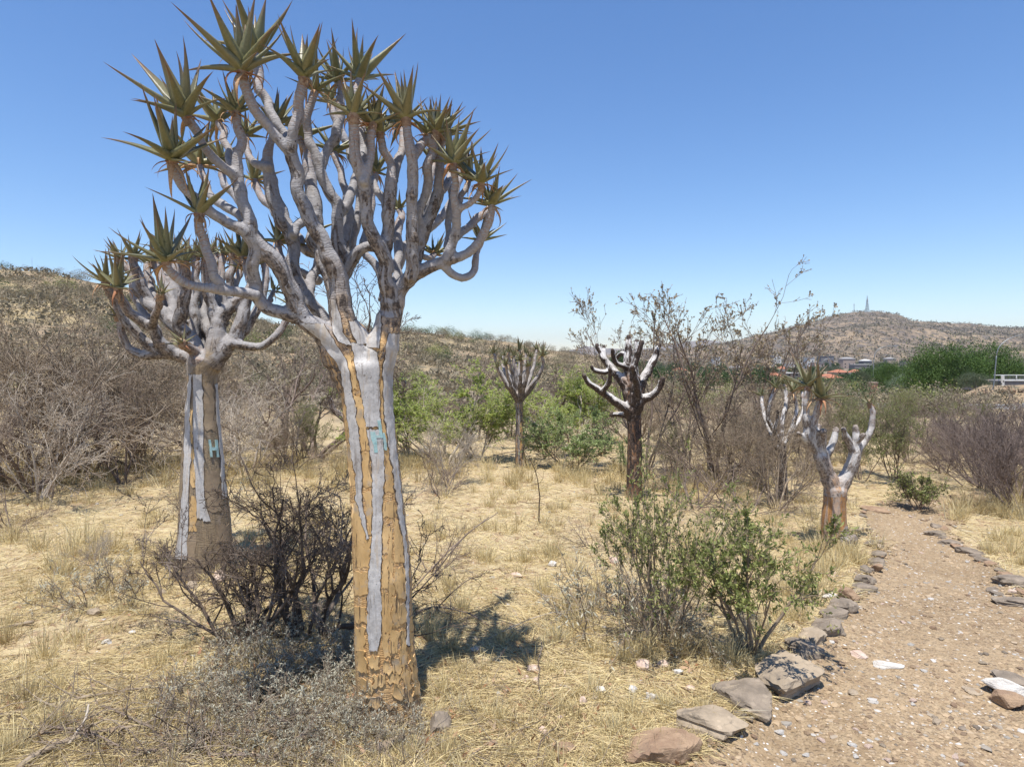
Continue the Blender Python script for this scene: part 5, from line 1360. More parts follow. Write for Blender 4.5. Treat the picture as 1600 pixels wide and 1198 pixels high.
def shrub(kindname, var, px, Y, h, label, cat='shrub', group=None, name=None, rz=None, wscale=1.0, z=None):
    x = (px - 800) / F * Y
    proto = KINDS[kindname][var % len(KINDS[kindname])]
    hk = proto[1][1]; zz = max(v[2] for v in (hk.get('bb') or [(0, 0, 0)])) if False else None
    if 'H' not in hk:
        co = np.zeros(len(hk.vertices) * 3, np.float32); hk.vertices.foreach_get('co', co); hk['H'] = float(np.quantile(co.reshape(-1, 3)[:, 2], .985))
    s = h / hk['H']
    root = bpy.data.objects.new(name or 'shrub', None); COL.objects.link(root)
    root.location = (x, Y, float(surf(np.array([x]), np.array([Y]))[0]) if z is None else z); root.scale = (s * wscale, s * wscale, s)
    root.rotation_euler = (0, 0, (px * 12.9898) % 6.28 if rz is None else rz); root.empty_display_size = .1
    tag(root, label, cat, group)
    for nm, me, kd in proto:
        o = link(nm, me, root)
        if kd: o['kind'] = kd
    return root

def top_h(px, Y, pytop):
    """height of a plant at distance Y whose top reaches photo row pytop"""
    x = (px - 800) / F * Y
    return EYE + (560 - pytop) / F * Y - h1(x, Y)

SH = [
 # kind, var, px, Y, top row, width, name, category, label
 ('dry_grey', 0, 20, 8.6, 462, 1.05, 'dry_shrub', 'shrub', 'tangled leafless grey shrub at the far left edge, its twigs reaching towards the hill crest'),
 ('dry_grey', 1, 128, 9.4, 500, 1.1, 'dry_shrub', 'shrub', 'wide leafless grey shrub between the left edge and the second quiver tree'),
 ('dry_pale', 0, 60, 7.3, 560, 1.0, 'dry_shrub', 'shrub', 'pale arching dry shrub low at the left edge above the straw grass'),
 ('dark_thorn_far', 0, 50, 7.6, 585, .9, 'thorn_shrub', 'shrub', 'dark leaning thorn shrub with thick bare stems at the left edge'),
 ('dry_grey', 2, 225, 9.2, 560, 1.0, 'dry_shrub', 'shrub', 'bare grey shrub right behind the left side of the second quiver tree trunk'),
 ('dark_thorn_far', 1, 190, 8.3, 600, .75, 'thorn_shrub', 'shrub', 'short dark thorn shrub with crossing stems left of the second quiver tree'),
 ('dry_grey', 0, -70, 9.5, 470, 1.1, 'dry_shrub', 'shrub', 'leafless grey shrub cut off by the left edge of the photo'),
 ('dry_pale', 1, 385, 9.0, 585, 1.1, 'dry_shrub', 'shrub', 'pale bristly dry shrub between the two biggest trunks'),
 ('dry_grey', 1, 330, 11.5, 545, 1.2, 'dry_shrub', 'shrub', 'grey leafless shrub seen on both sides of the second quiver tree trunk'),
 ('dark_thorn_far', 0, 492, 10.8, 508, 1.1, 'thorn_tree', 'tree', 'dark bare thorn tree just left of the tallest trunk'),
 ('dark_thorn_far', 1, 440, 12.5, 525, 1.1, 'thorn_tree', 'tree', 'dark bare thorn tree under the lowest curved arm of the second quiver tree'),
 ('olive_airy', 1, 470, 10.2, 630, .9, 'green_shrub', 'shrub', 'dull green low shrub beside the left edge of the tallest trunk'),
 ('dry_grey', 2, 455, 9.3, 640, 1.0, 'dry_shrub', 'shrub', 'low grey bare shrub in front of the dull green one'),
 ('green_tree', 0, 692, 10.2, 575, 1.5, 'leafy_shrub', 'shrub', 'large bright green shrub with white stems right of the tallest trunk'),
 ('green_tree', 1, 750, 10.7, 625, 1.3, 'leafy_shrub', 'shrub', 'bright green shrub lower and right of the large white-stemmed one'),
 ('green_tree', 1, 645, 11.3, 600, 1.1, 'leafy_shrub', 'shrub', 'green shrub peeping out right behind the tallest trunk'),
 ('dry_pale', 0, 700, 8.3, 650, .8, 'dry_shrub', 'shrub', 'pale bare many-stemmed shrub standing before the large bright green one'),
 ('bare_low', 1, 690, 7.7, 700, 1.0, 'dry_shrub', 'shrub', 'small brown wiry shrub at the foot of the pale many-stemmed one'),
 ('dark_thorn_far', 0, 800, 14.5, 548, 1.0, 'thorn_tree', 'tree', 'rounded dark bare thorn tree behind the slender quiver tree'),
 ('dark_thorn_far', 1, 862, 13.5, 560, 1.0, 'thorn_tree', 'tree', 'dark bare thorn tree right of the slender quiver tree'),
 ('dark_thorn_far', 1, 745, 14.5, 585, .9, 'thorn_tree', 'tree', 'dark bare thorn tree left of the slender quiver tree'),
 ('green_tree', 0, 898, 12.2, 582, 1.3, 'leafy_shrub', 'shrub', 'mid green shrub between the slender quiver tree and the dead one'),
 ('green_tree', 1, 935, 13.2, 595, 1.1, 'leafy_shrub', 'shrub', 'green shrub directly left of the dead quiver tree'),
 ('light_green', 0, 893, 9.8, 646, 1.2, 'leafy_shrub', 'shrub', 'low pale green umbrella-shaped shrub before the mid green one'),
 ('bud_tree', 0, 1008, 9.6, 462, .75, 'budding_tree', 'tree', 'tall thin twiggy tree with dry buds rising behind the dead quiver tree'),
 ('bud_tree', 1, 1130, 8.8, 455, 1.1, 'budding_tree', 'tree', 'widest twiggy tree with dry buds, its top against the sky'),
 ('bud_tree', 0, 1195, 9.4, 486, .8, 'budding_tree', 'tree', 'twiggy tree with dry buds whose twigs cross the distant mountain'),
 ('bud_tree', 1, 1065, 9.0, 540, .9, 'budding_tree', 'tree', 'shorter twiggy tree with dry buds filling the gap right of the dead quiver tree'),
 ('dry_grey', 1, 1215, 7.0, 640, .75, 'dry_shrub', 'shrub', 'grey bare shrub in front of the brownish quiver tree'),
 ('dry_grey', 0, 1120, 8.1, 640, 1.0, 'dry_shrub', 'shrub', 'dense grey bare shrub under the widest budding tree'),
 ('dry_grey', 1, 1190, 8.6, 610, .9, 'dry_shrub', 'shrub', 'grey brown bare shrub left of the brownish quiver tree'),
 ('olive_airy', 0, 1045, 9.4, 660, .9, 'green_shrub', 'shrub', 'dull green airy shrub right behind the dead quiver tree trunk'),
 ('olive_airy', 1, 1160, 9.6, 650, .9, 'green_shrub', 'shrub', 'dull green airy shrub showing through the grey tangle'),
 ('bare_low', 0, 1170, 6.9, 710, 1.25, 'dry_shrub', 'shrub', 'low sprawling brown shrub with long arching twigs left of the small forked quiver tree'),
 ('bare_low', 1, 1085, 7.2, 690, 1.1, 'dry_shrub', 'shrub', 'low brown bare shrub behind the foreground green bush'),
 ('dry_grey', 2, 1262, 8.8, 640, .8, 'dry_shrub', 'shrub', 'grey bare shrub directly behind the small forked quiver tree'),
 ('olive_airy', 0, 1345, 8.6, 622, .8, 'green_shrub', 'shrub', 'yellow green airy shrub right behind the small forked quiver tree'),
 ('olive_airy', 1, 1398, 8.7, 628, .9, 'green_shrub', 'shrub', 'yellow green airy shrub above the head of the path'),
 ('leafy_small', 0, 1440, 7.0, 742, .95, 'leafy_shrub', 'shrub', 'small olive green bush at the bend of the path'),
 ('dark_thorn_far', 0, 1450, 12.0, 606, .8, 'thorn_shrub', 'shrub', 'reddish brown bare shrub behind the head of the path'),
 ('purple_broom', 0, 1590, 7.4, 632, 1.15, 'dry_shrub', 'shrub', 'big purplish bare shrub at the right edge beside the path'),
 ('purple_broom', 1, 1540, 9.8, 645, 1.0, 'dry_shrub', 'shrub', 'purplish bare shrub behind the big one at the right edge'),
 ('purple_broom', 0, 1480, 10.8, 655, .9, 'dry_shrub', 'shrub', 'purplish brown shrub farther up beyond the bend of the path'),
 ('purple_broom', 1, 1660, 8.6, 620, 1.1, 'dry_shrub', 'shrub', 'purplish bare shrub cut by the right edge of the photo'),
 ('purple_broom', 1, 1530, 8.3, 652, 1.1, 'dry_shrub', 'shrub', 'purplish grey shrub left of the big one at the right edge'),
 ('purple_broom', 1, 1600, 6.7, 672, .9, 'dry_shrub', 'shrub', 'nearest low purplish shrub at the right edge above the straw'),
 ('dry_grey', 0, 1475, 9.3, 668, .9, 'dry_shrub', 'shrub', 'grey brown shrub above the small olive bush at the path bend'),
 ('dry_grey', 2, 1420, 10.5, 650, .8, 'dry_shrub', 'shrub', 'grey brown shrub directly above the head of the path'),
 ('olive_airy', 0, 1500, 15, 628, 1.2, 'green_shrub', 'shrub', 'low green shrub below the lamp post bank'),
 ('olive_airy', 1, 1425, 17, 612, 1.2, 'green_shrub', 'shrub', 'yellow green shrub in front of the wide dark tree'),
 ('olive_airy', 0, 1370, 15, 615, 1.1, 'green_shrub', 'shrub', 'green shrub right of the brick pillar foot'),
 ('dry_grey', 1, 1300, 12.5, 622, 1.1, 'dry_shrub', 'shrub', 'grey bare shrub between the quiver tree rosettes and the blue white wall'),
 ('dry_grey', 2, 1230, 12, 612, 1.1, 'dry_shrub', 'shrub', 'grey bare shrub far behind the brownish quiver tree'),
 ('dry_grey', 0, 1100, 13, 600, 1.2, 'dry_shrub', 'shrub', 'grey bare shrub far behind the budding trees'),
 ('dry_grey', 1, 990, 13.5, 605, 1.1, 'dry_shrub', 'shrub', 'grey bare shrub far behind the dead quiver tree'),
 ('bare_low', 0, 925, 5.6, 800, 1.2, 'dry_shrub', 'shrub', 'low bare brown shrub touching the left side of the foreground green bush'),
 ('bare_low', 1, 672, 4.9, 800, .9, 'dry_shrub', 'shrub', 'sparse bare shrub right of the tallest trunk'),
 ('dry_pale', 1, 150, 5.1, 830, .7, 'dry_shrub', 'shrub', 'small pale dry shrublet in the grass left of the second quiver tree'),
 ('bare_low', 0, 20, 6.2, 735, 1.0, 'dry_shrub', 'shrub', 'brown bare shrublet in the grass at the left edge'),
 ('bare_low', 1, 300, 6.6, 745, .8, 'dry_shrub', 'shrub', 'brown bare shrublet behind the foot of the second quiver tree'),
 ('light_green', 0, 985, 9.0, 690, .5, 'leafy_shrub', 'shrub', 'little pale green shrub behind the dead quiver tree trunk'),
]
for kd, var, px, Y, top, ws, nm, cat, lab in SH:
    shrub(kd, var, px, Y, max(.15, top_h(px, Y, top)), lab, cat, None, nm, None, ws)

# bare tree seen through the fork of the tallest quiver tree
kind('fork_tree', 1, stems=2, h=2.6, spread=.12, levels=((9, .35, .7, .42, .55), (6, .2, .7, .5, .6), (5, .2, .8, .45, .6)), r0=.03, rmin=.0026, crook=.2, trop=.03, zig=.1, wood='wood_dark', base_r=.05)
shrub('fork_tree', 0, 596, 8.0, top_h(596, 8.0, 418), 'bare dark thorn tree whose twigs fill the fork of the tallest quiver tree', 'tree', None, 'thorn_tree', 2.1, 1.1)
# foreground bushes
kind('thorn_front', 1, stems=10, h=1.0, spread=1.0, levels=((6, .25, .8, .55, .65), (6, .2, .85, .5, .65), (4, .1, .9, .45, .6)), r0=.014, rmin=.0015, crook=.16, trop=.02, zig=.16, wood='wood_dark', base_r=.08, thorn=5000)
kind('thorn_front_b', 1, stems=10, h=1.0, spread=.9, levels=((6, .25, .8, .55, .65), (6, .2, .85, .5, .65), (3, .1, .9, .45, .6)), r0=.013, rmin=.0015, crook=.16, trop=.02, zig=.16, wood='wood_dark', base_r=.08, thorn=4000)
shrub('thorn_front', 0, 385, 3.7, .84, 'dark crooked thorn bush before the second quiver tree, arms sprawling left', 'bush', None, 'thorn_bush', 0.4, 1.15)
shrub('thorn_front_b', 0, 478, 3.85, 1.08, 'denser dark thorn bush leaning against the left side of the tallest trunk', 'bush', None, 'thorn_bush', 2.0, .95)
kind('green_front', 1, stems=20, h=1.0, spread=.62, levels=((5, .3, .4, .5, .6), (5, .2, .45, .5, .6), (4, .15, .5, .45, .6)), r0=.007, rmin=.0011, crook=.11, trop=.05, wood='wood_grey', leaf='leaf_olive', nleaf=9500, lsize=.026, aspect=.34, leafz=.42, base_r=.1)
kind('green_front_b', 1, stems=9, h=.8, spread=.62, levels=((6, .35, .6, .55, .6), (6, .2, .6, .5, .6), (5, .15, .6, .45, .6)), r0=.010, rmin=.0011, crook=.13, trop=.05, wood='wood_grey', leaf='leaf_olive', nleaf=6800, lsize=.026, aspect=.4, leafz=.3, base_r=.03)
shrub('green_front', 0, 1035, 3.72, .96, 'foreground green bush with many fine grey stems, before the dead quiver tree', 'bush', None, 'leafy_bush', 1.0, .85)
shrub('green_front_b', 0, 1172, 3.55, .78, 'rounder foreground green bush on one leaning stem above the edging slabs', 'bush', None, 'leafy_bush', 4.0, .95)
sv = [(340, 1085, .3), (375, 1130, .3), (430, 1180, .2), (520, 1140, .25), (300, 1110, .2), (640, 1160, .16), (400, 1010, .3), (560, 1050, .3), (590, 1140, .22), (445, 1120, .3), (480, 1180, .22), (360, 1050, .3), (455, 1085, .30), (420, 1045, .3), (500, 1110, .26), (545, 1075, .3), (585, 1120, .24), (470, 1150, .22), (395, 1100, .24), (520, 1020, .32), (610, 1150, .16), (440, 1000, .3), (355, 1140, .16), (560, 1165, .14), (490, 1060, .3), (540, 1130, .2)]
for i, (px, py, h) in enumerate(sv):
    x, y = flat(px, py); h *= .62
    shrub('silver_tuft', i, px, y, h, 'silvery grey leafy tuft in the mat around the foot of the tallest trunk', 'shrublet', 'silvery tufts around the tallest trunk', 'silver_shrublet', None, 1.25)
for i, (px, py, h, lab) in enumerate([(955, 985, .36, 'silvery grey tuft left of the foreground green bush stems'), (995, 960, .3, 'silvery grey tuft under the foreground green bush'), (150, 935, .28, 'silvery grey tuft alone in the straw left of the second quiver tree'), (345, 800, .3, 'silvery grey tuft behind the second quiver tree foot'), (1085, 1015, .2, 'silvery grey tuft between the two foreground green bushes')]):
    x, y = flat(px, py)
    shrub('silver_tuft', i, px, y, h, lab, 'shrublet', None, 'silver_shrublet', None, 1.1)
def stone(px, py, wpx, hfrac, mat, label, slab=True, dfrac=.75, rz=None, sink=.35, group=None, seed=None, name='stone', tilt=.08, hpx=None):
    Y = EYE * F / (py - 560); x = (px - 800) / F * Y
    if slab: wpx *= 1.08 if py > 1010 else 1.25; hfrac *= .78
    wd = wpx / F * Y; dims = (wd, wd * dfrac, wd * hfrac)
    sd = seed if seed is not None else int(px * 7 + py * 3)
    z = float(surf(np.array([x]), np.array([Y]))[0])
    me = rock_mesh(name, sd, dims, mat, slab, 4 if wpx > 60 else (3 if wpx > 22 else 2))
    rg = np.random.default_rng(sd)
    o = link(name, me, None, (x, Y, z + dims[2] * (.5 - sink)), (rg.normal(0, tilt), rg.normal(0, tilt), rg.uniform(-.5, .5) if rz is None else rz))
    return tag(o, label, 'stone', group)

stone(1048, 1180, 150, .42, 'rock_brown', 'rough rust brown slab at the bottom edge, first stone of the left path border', True, .7, .35, .3)
stone(1116, 1136, 112, .36, 'rock_tan', 'flat pinkish tan slab, second stone of the left path border', True, .72, -.3, .3)
stone(1172, 1098, 112, .34, 'rock_grey', 'broad dark grey slab freckled by leaf shadow under the round green bush', True, .8, -.45, .25)
stone(1226, 1068, 104, .36, 'rock_tan', 'flat-topped light tan slab with a dark undercut edge', True, .85, .5, .22)
stone(1248, 1022, 72, .45, 'rock_grey', 'dark grey mottled slab right above the flat-topped tan one', True, .8, .3, .3)
stone(1275, 1004, 46, .5, 'rock_tan', 'small tan slab wedged beside the dark grey mottled one', True, .8, .8, .3)
stone(1290, 988, 66, .32, 'rock_grey', 'long striped grey slab at the inner bend of the left border', True, .6, .6, .3)
stone(1302, 970, 44, .4, 'rock_grey', 'short striped grey slab stacked beyond the long one', True, .6, .3, .3)
stone(1318, 957, 44, .45, 'rock_grey', 'lumpy grey brown stone below the white quartz piece', True, .8, 1.0, .3)
stone(1298, 938, 34, .35, 'quartz', 'white quartz piece lying in the grass edge of the left border', False, .6, .1, .3)
stone(1330, 942, 38, .6, 'rock_brown', 'dark red brown stone with a pale top beside the white quartz', False, .7, -.3, .25)
stone(1348, 928, 36, .35, 'rock_grey', 'thin grey slab just above the red brown stone', True, .7, -.2, .3)
stone(1354, 915, 38, .4, 'rock_grey', 'pale grey slab, second of the three in the upper left border', True, .7, .2, .3)
stone(1352, 902, 26, .55, 'rock_grey', 'dark squarish grey stone of the upper left border', False, .8, .2, .3)
stone(1371, 897, 26, .6, 'rock_brown', 'dark brown squarish stone at the path side of the upper left border', False, .8, .2, .3)
stone(1372, 882, 30, .35, 'rock_grey', 'grey slab half under straw near the small forked quiver tree', True, .7, 0, .3)
stone(1374, 866, 26, .35, 'rock_grey', 'grey slab at the last grass tuft of the left border', True, .7, 0, .3)
stone(1360, 850, 24, .35, 'rock_grey', 'grey slab right of the forked quiver tree foot', True, .7, .4, .3)
stone(1340, 828, 20, .35, 'rock_tan', 'tan slab behind the forked quiver tree foot', True, .7, .4, .3)
stone(1467, 834, 34, .3, 'rock_grey', 'dark slab where the right border begins', True, .7, -.5, .3)
stone(1484, 845, 30, .28, 'rock_grey', 'second dark slab down the right border', True, .7, -.4, .3)
stone(1510, 858, 44, .26, 'rock_grey', 'long low dark slab in the middle of the right border', True, .6, -.5, .3)
stone(1538, 872, 34, .26, 'rock_grey', 'low dark slab half hidden by grass in the right border', True, .6, -.5, .3)
stone(1580, 910, 46, .32, 'rock_grey', 'largest grey slab of the right border near the frame edge', True, .7, -.3, .3)
stone(1552, 917, 30, .22, 'rock_grey', 'flat grey flake left of the largest right border slab', True, .7, 0, .3)
stone(1584, 926, 22, .4, 'rock_pink', 'pinkish pebble between the right border slabs', False, .8, 0, .3)
stone(1592, 940, 60, .22, 'rock_grey', 'long thin dark slab at the right frame edge', True, .5, -.15, .3)
stone(1604, 968, 26, .5, 'rock_brown', 'dark red stone cut by the right frame edge', False, .8, 0, .3)
for i in range(34):
    f_ = (i + .5) / 34 * (len(PATH_L) - 4); j_ = int(f_); u_ = f_ - j_
    ax_, ay_ = PATH_L[j_ + 1 if j_ + 1 < len(PATH_L) else j_]; bx_, by_ = PATH_L[min(j_ + 2, len(PATH_L) - 1)]
    px_ = ax_ + (bx_ - ax_) * u_; py_ = ay_ + (by_ - ay_) * u_
    stone(px_ - 4 + (i * 37 % 11), py_ - 2 + (i * 23 % 7), (14 + (i * 7 % 12)) * (EYE * F / 3.6) / (EYE * F / (py_ - 560)) / 280 * .55 * 1.0 if False else (9 + (i * 7 % 9)) * (py_ - 560) / 330, .45, ['rock_grey', 'rock_brown', 'rock_grey', 'rock_tan'][i % 4], 'small stone filling a gap between the slabs of the left path border', i % 2 == 0, .75, i * 1.3, .3, 'small filler stones of the left path border')
for i, (px_, py_) in enumerate([(1474, 838), (1495, 850), (1524, 864), (1548, 880), (1562, 892), (1572, 900), (1590, 915), (1598, 928), (1560, 925), (1475, 826), (1462, 822)]):
    stone(px_, py_, 15 + (i * 5 % 9), .4, ['rock_grey', 'rock_brown'][i % 2], 'small stone filling a gap between the slabs of the right path border', True, .7, i * 1.1, .3, 'small filler stones of the right path border')
stone(1568, 1090, 62, .55, 'rock_brown', 'rounded dark brown stone lying on the gravel near the right edge', False, .8, -.5, .3)
stone(1580, 1078, 84, .34, 'quartz', 'long cream white stone behind the rounded dark one on the gravel', False, .45, -.45, .2)
stone(1578, 1060, 56, .3, 'rock_grey', 'flat grey slab behind the cream white stone', True, .6, -.2, .3)
stone(1522, 1075, 30, .2, 'rock_tan', 'thin tan flake left of the rounded dark stone', True, .7, -.5, .3)
stone(1384, 1036, 52, .26, 'quartz', 'elongated white quartz stick lying alone on the path', False, .35, -.25, .25)
stone(684, 1140, 44, .8, 'rock_grey', 'pale grey dome-shaped stone right of the tallest trunk foot', False, .9, .1, .3)
stone(766, 1168, 26, .8, 'rock_brown', 'round brown stone in the straw at the bottom edge', False, .9, 0, .3)
stone(884, 1172, 32, .7, 'rock_brown', 'angular brown stone at the bottom edge right of the round one', False, .9, 0, .3)
stone(851, 1143, 20, .7, 'rock_pink', 'round pink pebble above the angular brown stone', False, .9, 0, .3)
stone(832, 1050, 26, .5, 'rock_pink', 'pale flat pink stone in the open straw', False, .8, 0, .3)
stone(822, 1066, 16, .8, 'rock_pink', 'left one of the paired pinkish pebbles below the pale flat stone', False, .9, 0, .3)
stone(836, 1068, 16, .9, 'rock_pink', 'right one of the paired pinkish pebbles below the pale flat stone', False, .9, 0, .3)
stone(910, 1104, 16, 1.1, 'rock_pink', 'upright tan pink stone in the straw', False, .8, 0, .3)
stone(941, 1090, 20, .8, 'quartz', 'white pink pebble left of the two-toned one', False, .9, 0, .3)
stone(988, 1088, 18, .9, 'quartz', 'white pebble between the upright stone and the two-toned one', False, .9, 0, .3)
stone(1017, 1096, 24, .7, 'quartz', 'two-toned cream and black pebble before the border slabs', False, .8, -.6, .3)
stone(1003, 1047, 26, .8, 'rock_pink', 'largest pale pink pebble under the foreground green bush', False, .9, 0, .3)
stone(1038, 1044, 22, .7, 'rock_pink', 'pale pink pebble right of the largest one under the green bush', False, .9, 0, .3)
stone(1058, 1056, 18, .9, 'quartz', 'white round pebble under the green bush', False, .9, 0, .3)
stone(1077, 1082, 22, .5, 'rock_pink', 'flat pinkish pebble near the dark slab', False, .8, .4, .3)
stone(740, 1020, 22, .6, 'rock_pink', 'pinkish stone in the shade right of the tallest trunk', False, .8, .4, .3)
stone(862, 888, 18, .7, 'quartz', 'small white stone with a dark side in the mid straw', False, .8, .4, .3)
stone(808, 906, 18, .5, 'rock_pink', 'flat pink stone in the bare patch of the mid straw', False, .8, .4, .3)
stone(960, 884, 20, .7, 'rock_pink', 'pink stone behind the foreground green bush', False, .8, .4, .3)
stone(923, 1142, 20, .6, 'rock_tan', 'tan stone right of the round pink pebble', False, .8, .4, .3)
stone(148, 955, 22, .7, 'rock_tan', 'tan stone in the straw left of the second quiver tree', False, .8, .4, .3)
stone(166, 1000, 14, .5, 'quartz', 'small white chip in the left straw', False, .8, .4, .3)
stone(206, 984, 14, .5, 'quartz', 'white chip right of the other one in the left straw', False, .8, .2, .3)
stone(252, 922, 18, .6, 'rock_tan', 'tan stone near the foot of the second quiver tree', False, .8, .2, .3)
stone(222, 1120, 16, .4, 'quartz', 'flat white chip among the fallen sticks', False, .8, .2, .3)
stone(340, 905, 30, .8, 'rock_pink', 'pale orange block at the foot of the second quiver tree', False, .9, .2, .3)
stone(300, 912, 20, .7, 'rock_tan', 'tan block left of the pale orange one', False, .9, .2, .3)
stone(1367, 800, 40, .2, 'rock_brown', 'long dark brown flake where the path vanishes', True, .5, -.1, .3)
stone(1482, 806, 22, .2, 'rock_brown', 'small dark flake in the upper path', True, .5, -.1, .3)
stone(1300, 905, 18, .6, 'rock_pink', 'pinkish stone in the straw left of the upper left border', False, .9, .2, .3)
stone(1343, 1020, 26, .5, 'rock_pink', 'pale pink stone on the gravel beside the striped slabs', False, .8, .2, .3)
stone(1333, 1078, 22, .4, 'rock_tan', 'orange tan stone on the gravel below the flat-topped slab', False, .7, .2, .3)
stone(1465, 1120, 22, .5, 'rock_tan', 'flat tan stone alone on the lower gravel', False, .7, .2, .3)
stone(1504, 1130, 18, .5, 'rock_grey', 'flat grey stone right of the tan one on the lower gravel', False, .7, .2, .3)

# loose stones: countable pebbles on path and straw
rg = np.random.default_rng(77)
peb = [rock_mesh('pebble', 900 + i, (1, .8, .55), m, False, 2) for i, m in enumerate(['rock_pink', 'rock_tan', 'rock_brown', 'rock_grey', 'quartz', 'rock_pink'])]
cnt = {0: 0, 1: 0}
while min(cnt.values()) < 70:
    px = rg.uniform(20, 1590); py = rg.uniform(800, 1190); x, y = flat(px, py)
    on = int(inside(np.array([x]), np.array([y]))[0] > .1)
    if cnt[on] >= 70: continue
    cnt[on] += 1
    s = rg.uniform(.018, .045) * (1.1 if on else 1)
    o = link('pebble', peb[rg.integers(0, 6)], None, (x, y, float(surf(np.array([x]), np.array([y]))[0]) + s * .12), (0, 0, rg.uniform(0, 6.28)), s)
    if on: tag(o, 'small loose pebble lying on the gravel of the path', 'pebble', 'loose pebbles on the path')
    else: tag(o, 'small loose pebble lying among the dry straw', 'pebble', 'loose pebbles in the straw')

def icov(sub):
    import bmesh
    bm = bmesh.new(); bmesh.ops.create_icosphere(bm, subdivisions=sub, radius=1)
    V = np.array([v.co for v in bm.verts]); T = np.array([[v.index for v in f.verts] for f in bm.faces]); bm.free(); return V, T
def scatter_px(rg, n, y0, y1, x0=-60, x1=1700):
    """random ground points, even per picture area with y in metres between y0 and y1"""
    a0 = EYE * F / y1 + 560; a1 = EYE * F / y0 + 560
    px = rg.uniform(x0, x1, n); py = rg.uniform(a0, a1, n); Y = EYE * F / (py - 560)
    return (px - 800) / F * Y, Y

V0, T0 = icov(1)
x, y = scatter_px(rg, 52000, 2.1, 9.0)
dd = inside(x, y); keep = (dd > -.05) & (fbm(np.stack([x, y], -1) * 1.6, 3, 51) > -.25 - .5 * (dd < .3)) | ((dd < 0) & (rg.random(len(x)) < .10))
x, y = x[keep], y[keep]; n = len(x)
s = np.clip(rg.lognormal(-4.95, .42, n), .003, .022) * (.8 + .16 * y)
s = np.clip(s, .003, .028)
z = surf(x, y)
a = rg.uniform(0, 6.28, n)
sh = rg.uniform(.6, 1.1, (n, 1, 3)) * np.array([1, .8, .5])
Vp = V0[None] * (1 + .22 * rg.normal(size=(n, len(V0), 1))) * sh * s[:, None, None]
c, sn = np.cos(a)[:, None], np.sin(a)[:, None]
Vp = np.stack([Vp[..., 0] * c - Vp[..., 1] * sn + x[:, None], Vp[..., 0] * sn + Vp[..., 1] * c + y[:, None], Vp[..., 2] + (z + s * .12)[:, None]], -1)
Tp = (T0[None] + (np.arange(n) * len(V0))[:, None, None]).reshape(-1, 3)
def m_gravel():
    b = NB('gravel'); t = b.attr('tint')
    r = b.node("ValToRGB", None, Fac=t); cr = r.color_ramp
    cols = [(0, (.17, .12, .08)), (.25, (.26, .18, .11)), (.5, (.36, .265, .165)), (.76, (.42, .31, .195)), (.9, (.25, .23, .20)), (.975, (.48, .45, .41))]
    cr.elements[0].position = 0; cr.elements[0].color = (*cols[0][1], 1); cr.elements[1].position = .985; cr.elements[1].color = (*cols[-1][1], 1)
    for p_, c_ in cols[1:-1]: e = cr.elements.new(p_); e.color = (*c_, 1)
    b.color(r.outputs[0]); b.rough(.85); b.bump(b.noise(b.co(), 120, 3), .4, .003); return b.m
M['gravel'] = m_gravel()
tag(link('gravel', mesh_np('gravel', Vp.reshape(-1, 3), None, Tp, [M['gravel']], False, dict(tint=np.repeat(rg.random(n), len(V0))))), kind='stuff')

# ------------------------------------------------------------------ straw and grass
def m_grass():
    b = NB('dry_grass'); t = b.attr('tint')
    r = b.node("ValToRGB", None, Fac=t); cr = r.color_ramp
    cols = [(0, (.20, .14, .08)), (.15, (.38, .29, .15)), (.5, (.58, .465, .235)), (.85, (.72, .61, .345)), (1, (.47, .43, .32))]
    cr.elements[0].color = (*cols[0][1], 1); cr.elements[1].color = (*cols[-1][1], 1)
    for p_, c_ in cols[1:-1]: e = cr.elements.new(p_); e.color = (*c_, 1)
    b.color(r.outputs[0]); b.rough(.55)
    tr = b.node("BsdfTranslucent"); b.set(tr.inputs[0], r.outputs[0]); mx = b.node("MixShader"); mx.inputs[0].default_value = .2
    b.t.links.new(b.b.outputs[0], mx.inputs[1]); b.t.links.new(tr.outputs[0], mx.inputs[2]); b.t.links.new(mx.outputs[0], b.out.inputs[0])
    return b.m
M['grass'] = m_grass()

def blades(rg, B, D, L, W, bend, tint):
    """3-point blades: base B, direction D"""
    n = len(B); D = norm(D); sag = np.stack([np.zeros(n), np.zeros(n), -bend * L], 1)
    side = norm(np.cross(D, rg.normal(size=(n, 3))))
    p1 = B + D * (L * .5)[:, None] + sag * .2; p2 = B + D * L[:, None] + sag
    w_ = W[:, None]
    V = np.stack([B - side * w_, B + side * w_, p1 - side * w_ * .75, p1 + side * w_ * .75, p2], 1).reshape(-1, 3)
    o = (np.arange(n) * 5)[:, None]
    return V, np.array([[0, 1, 3, 2]]) + o, np.array([[2, 3, 4]]) + o, np.repeat(tint, 5)

def mask_path(x, y): return inside(x, y)
ga = Acc()
# lying straw
x, y = scatter_px(rg, 110000, 2.0, 15)
m = fbm(np.stack([x, y], -1) * .8, 3, 61); dp = np.where(y < 9.5, inside(x, y), -1)
keep = (dp < .02) & (m > -.62 + .75 * rg.random(len(x)) ** 2.2 - .35)
x, y, m = x[keep], y[keep], m[keep]; n = len(x)
flow = 6.28 * vnoise(np.stack([x, y], -1) * 1.1, 66) + rg.normal(0, .9, n)
D = np.stack([np.cos(flow), np.sin(flow), rg.uniform(-.05, .30, n)], 1)
L = rg.uniform(.05, .17, n) * (1 + .05 * y); W = rg.uniform(.0006, .0014, n) * (.75 + .22 * y)
B = np.stack([x, y, surf(x, y) + rg.uniform(.002, .02, n)], 1)
tint = np.clip(.52 + .2 * rg.normal(size=n) + .12 * m, 0, 1)
ga.add(*blades(rg, B, D, L, W, rg.uniform(0, .12, n), tint))
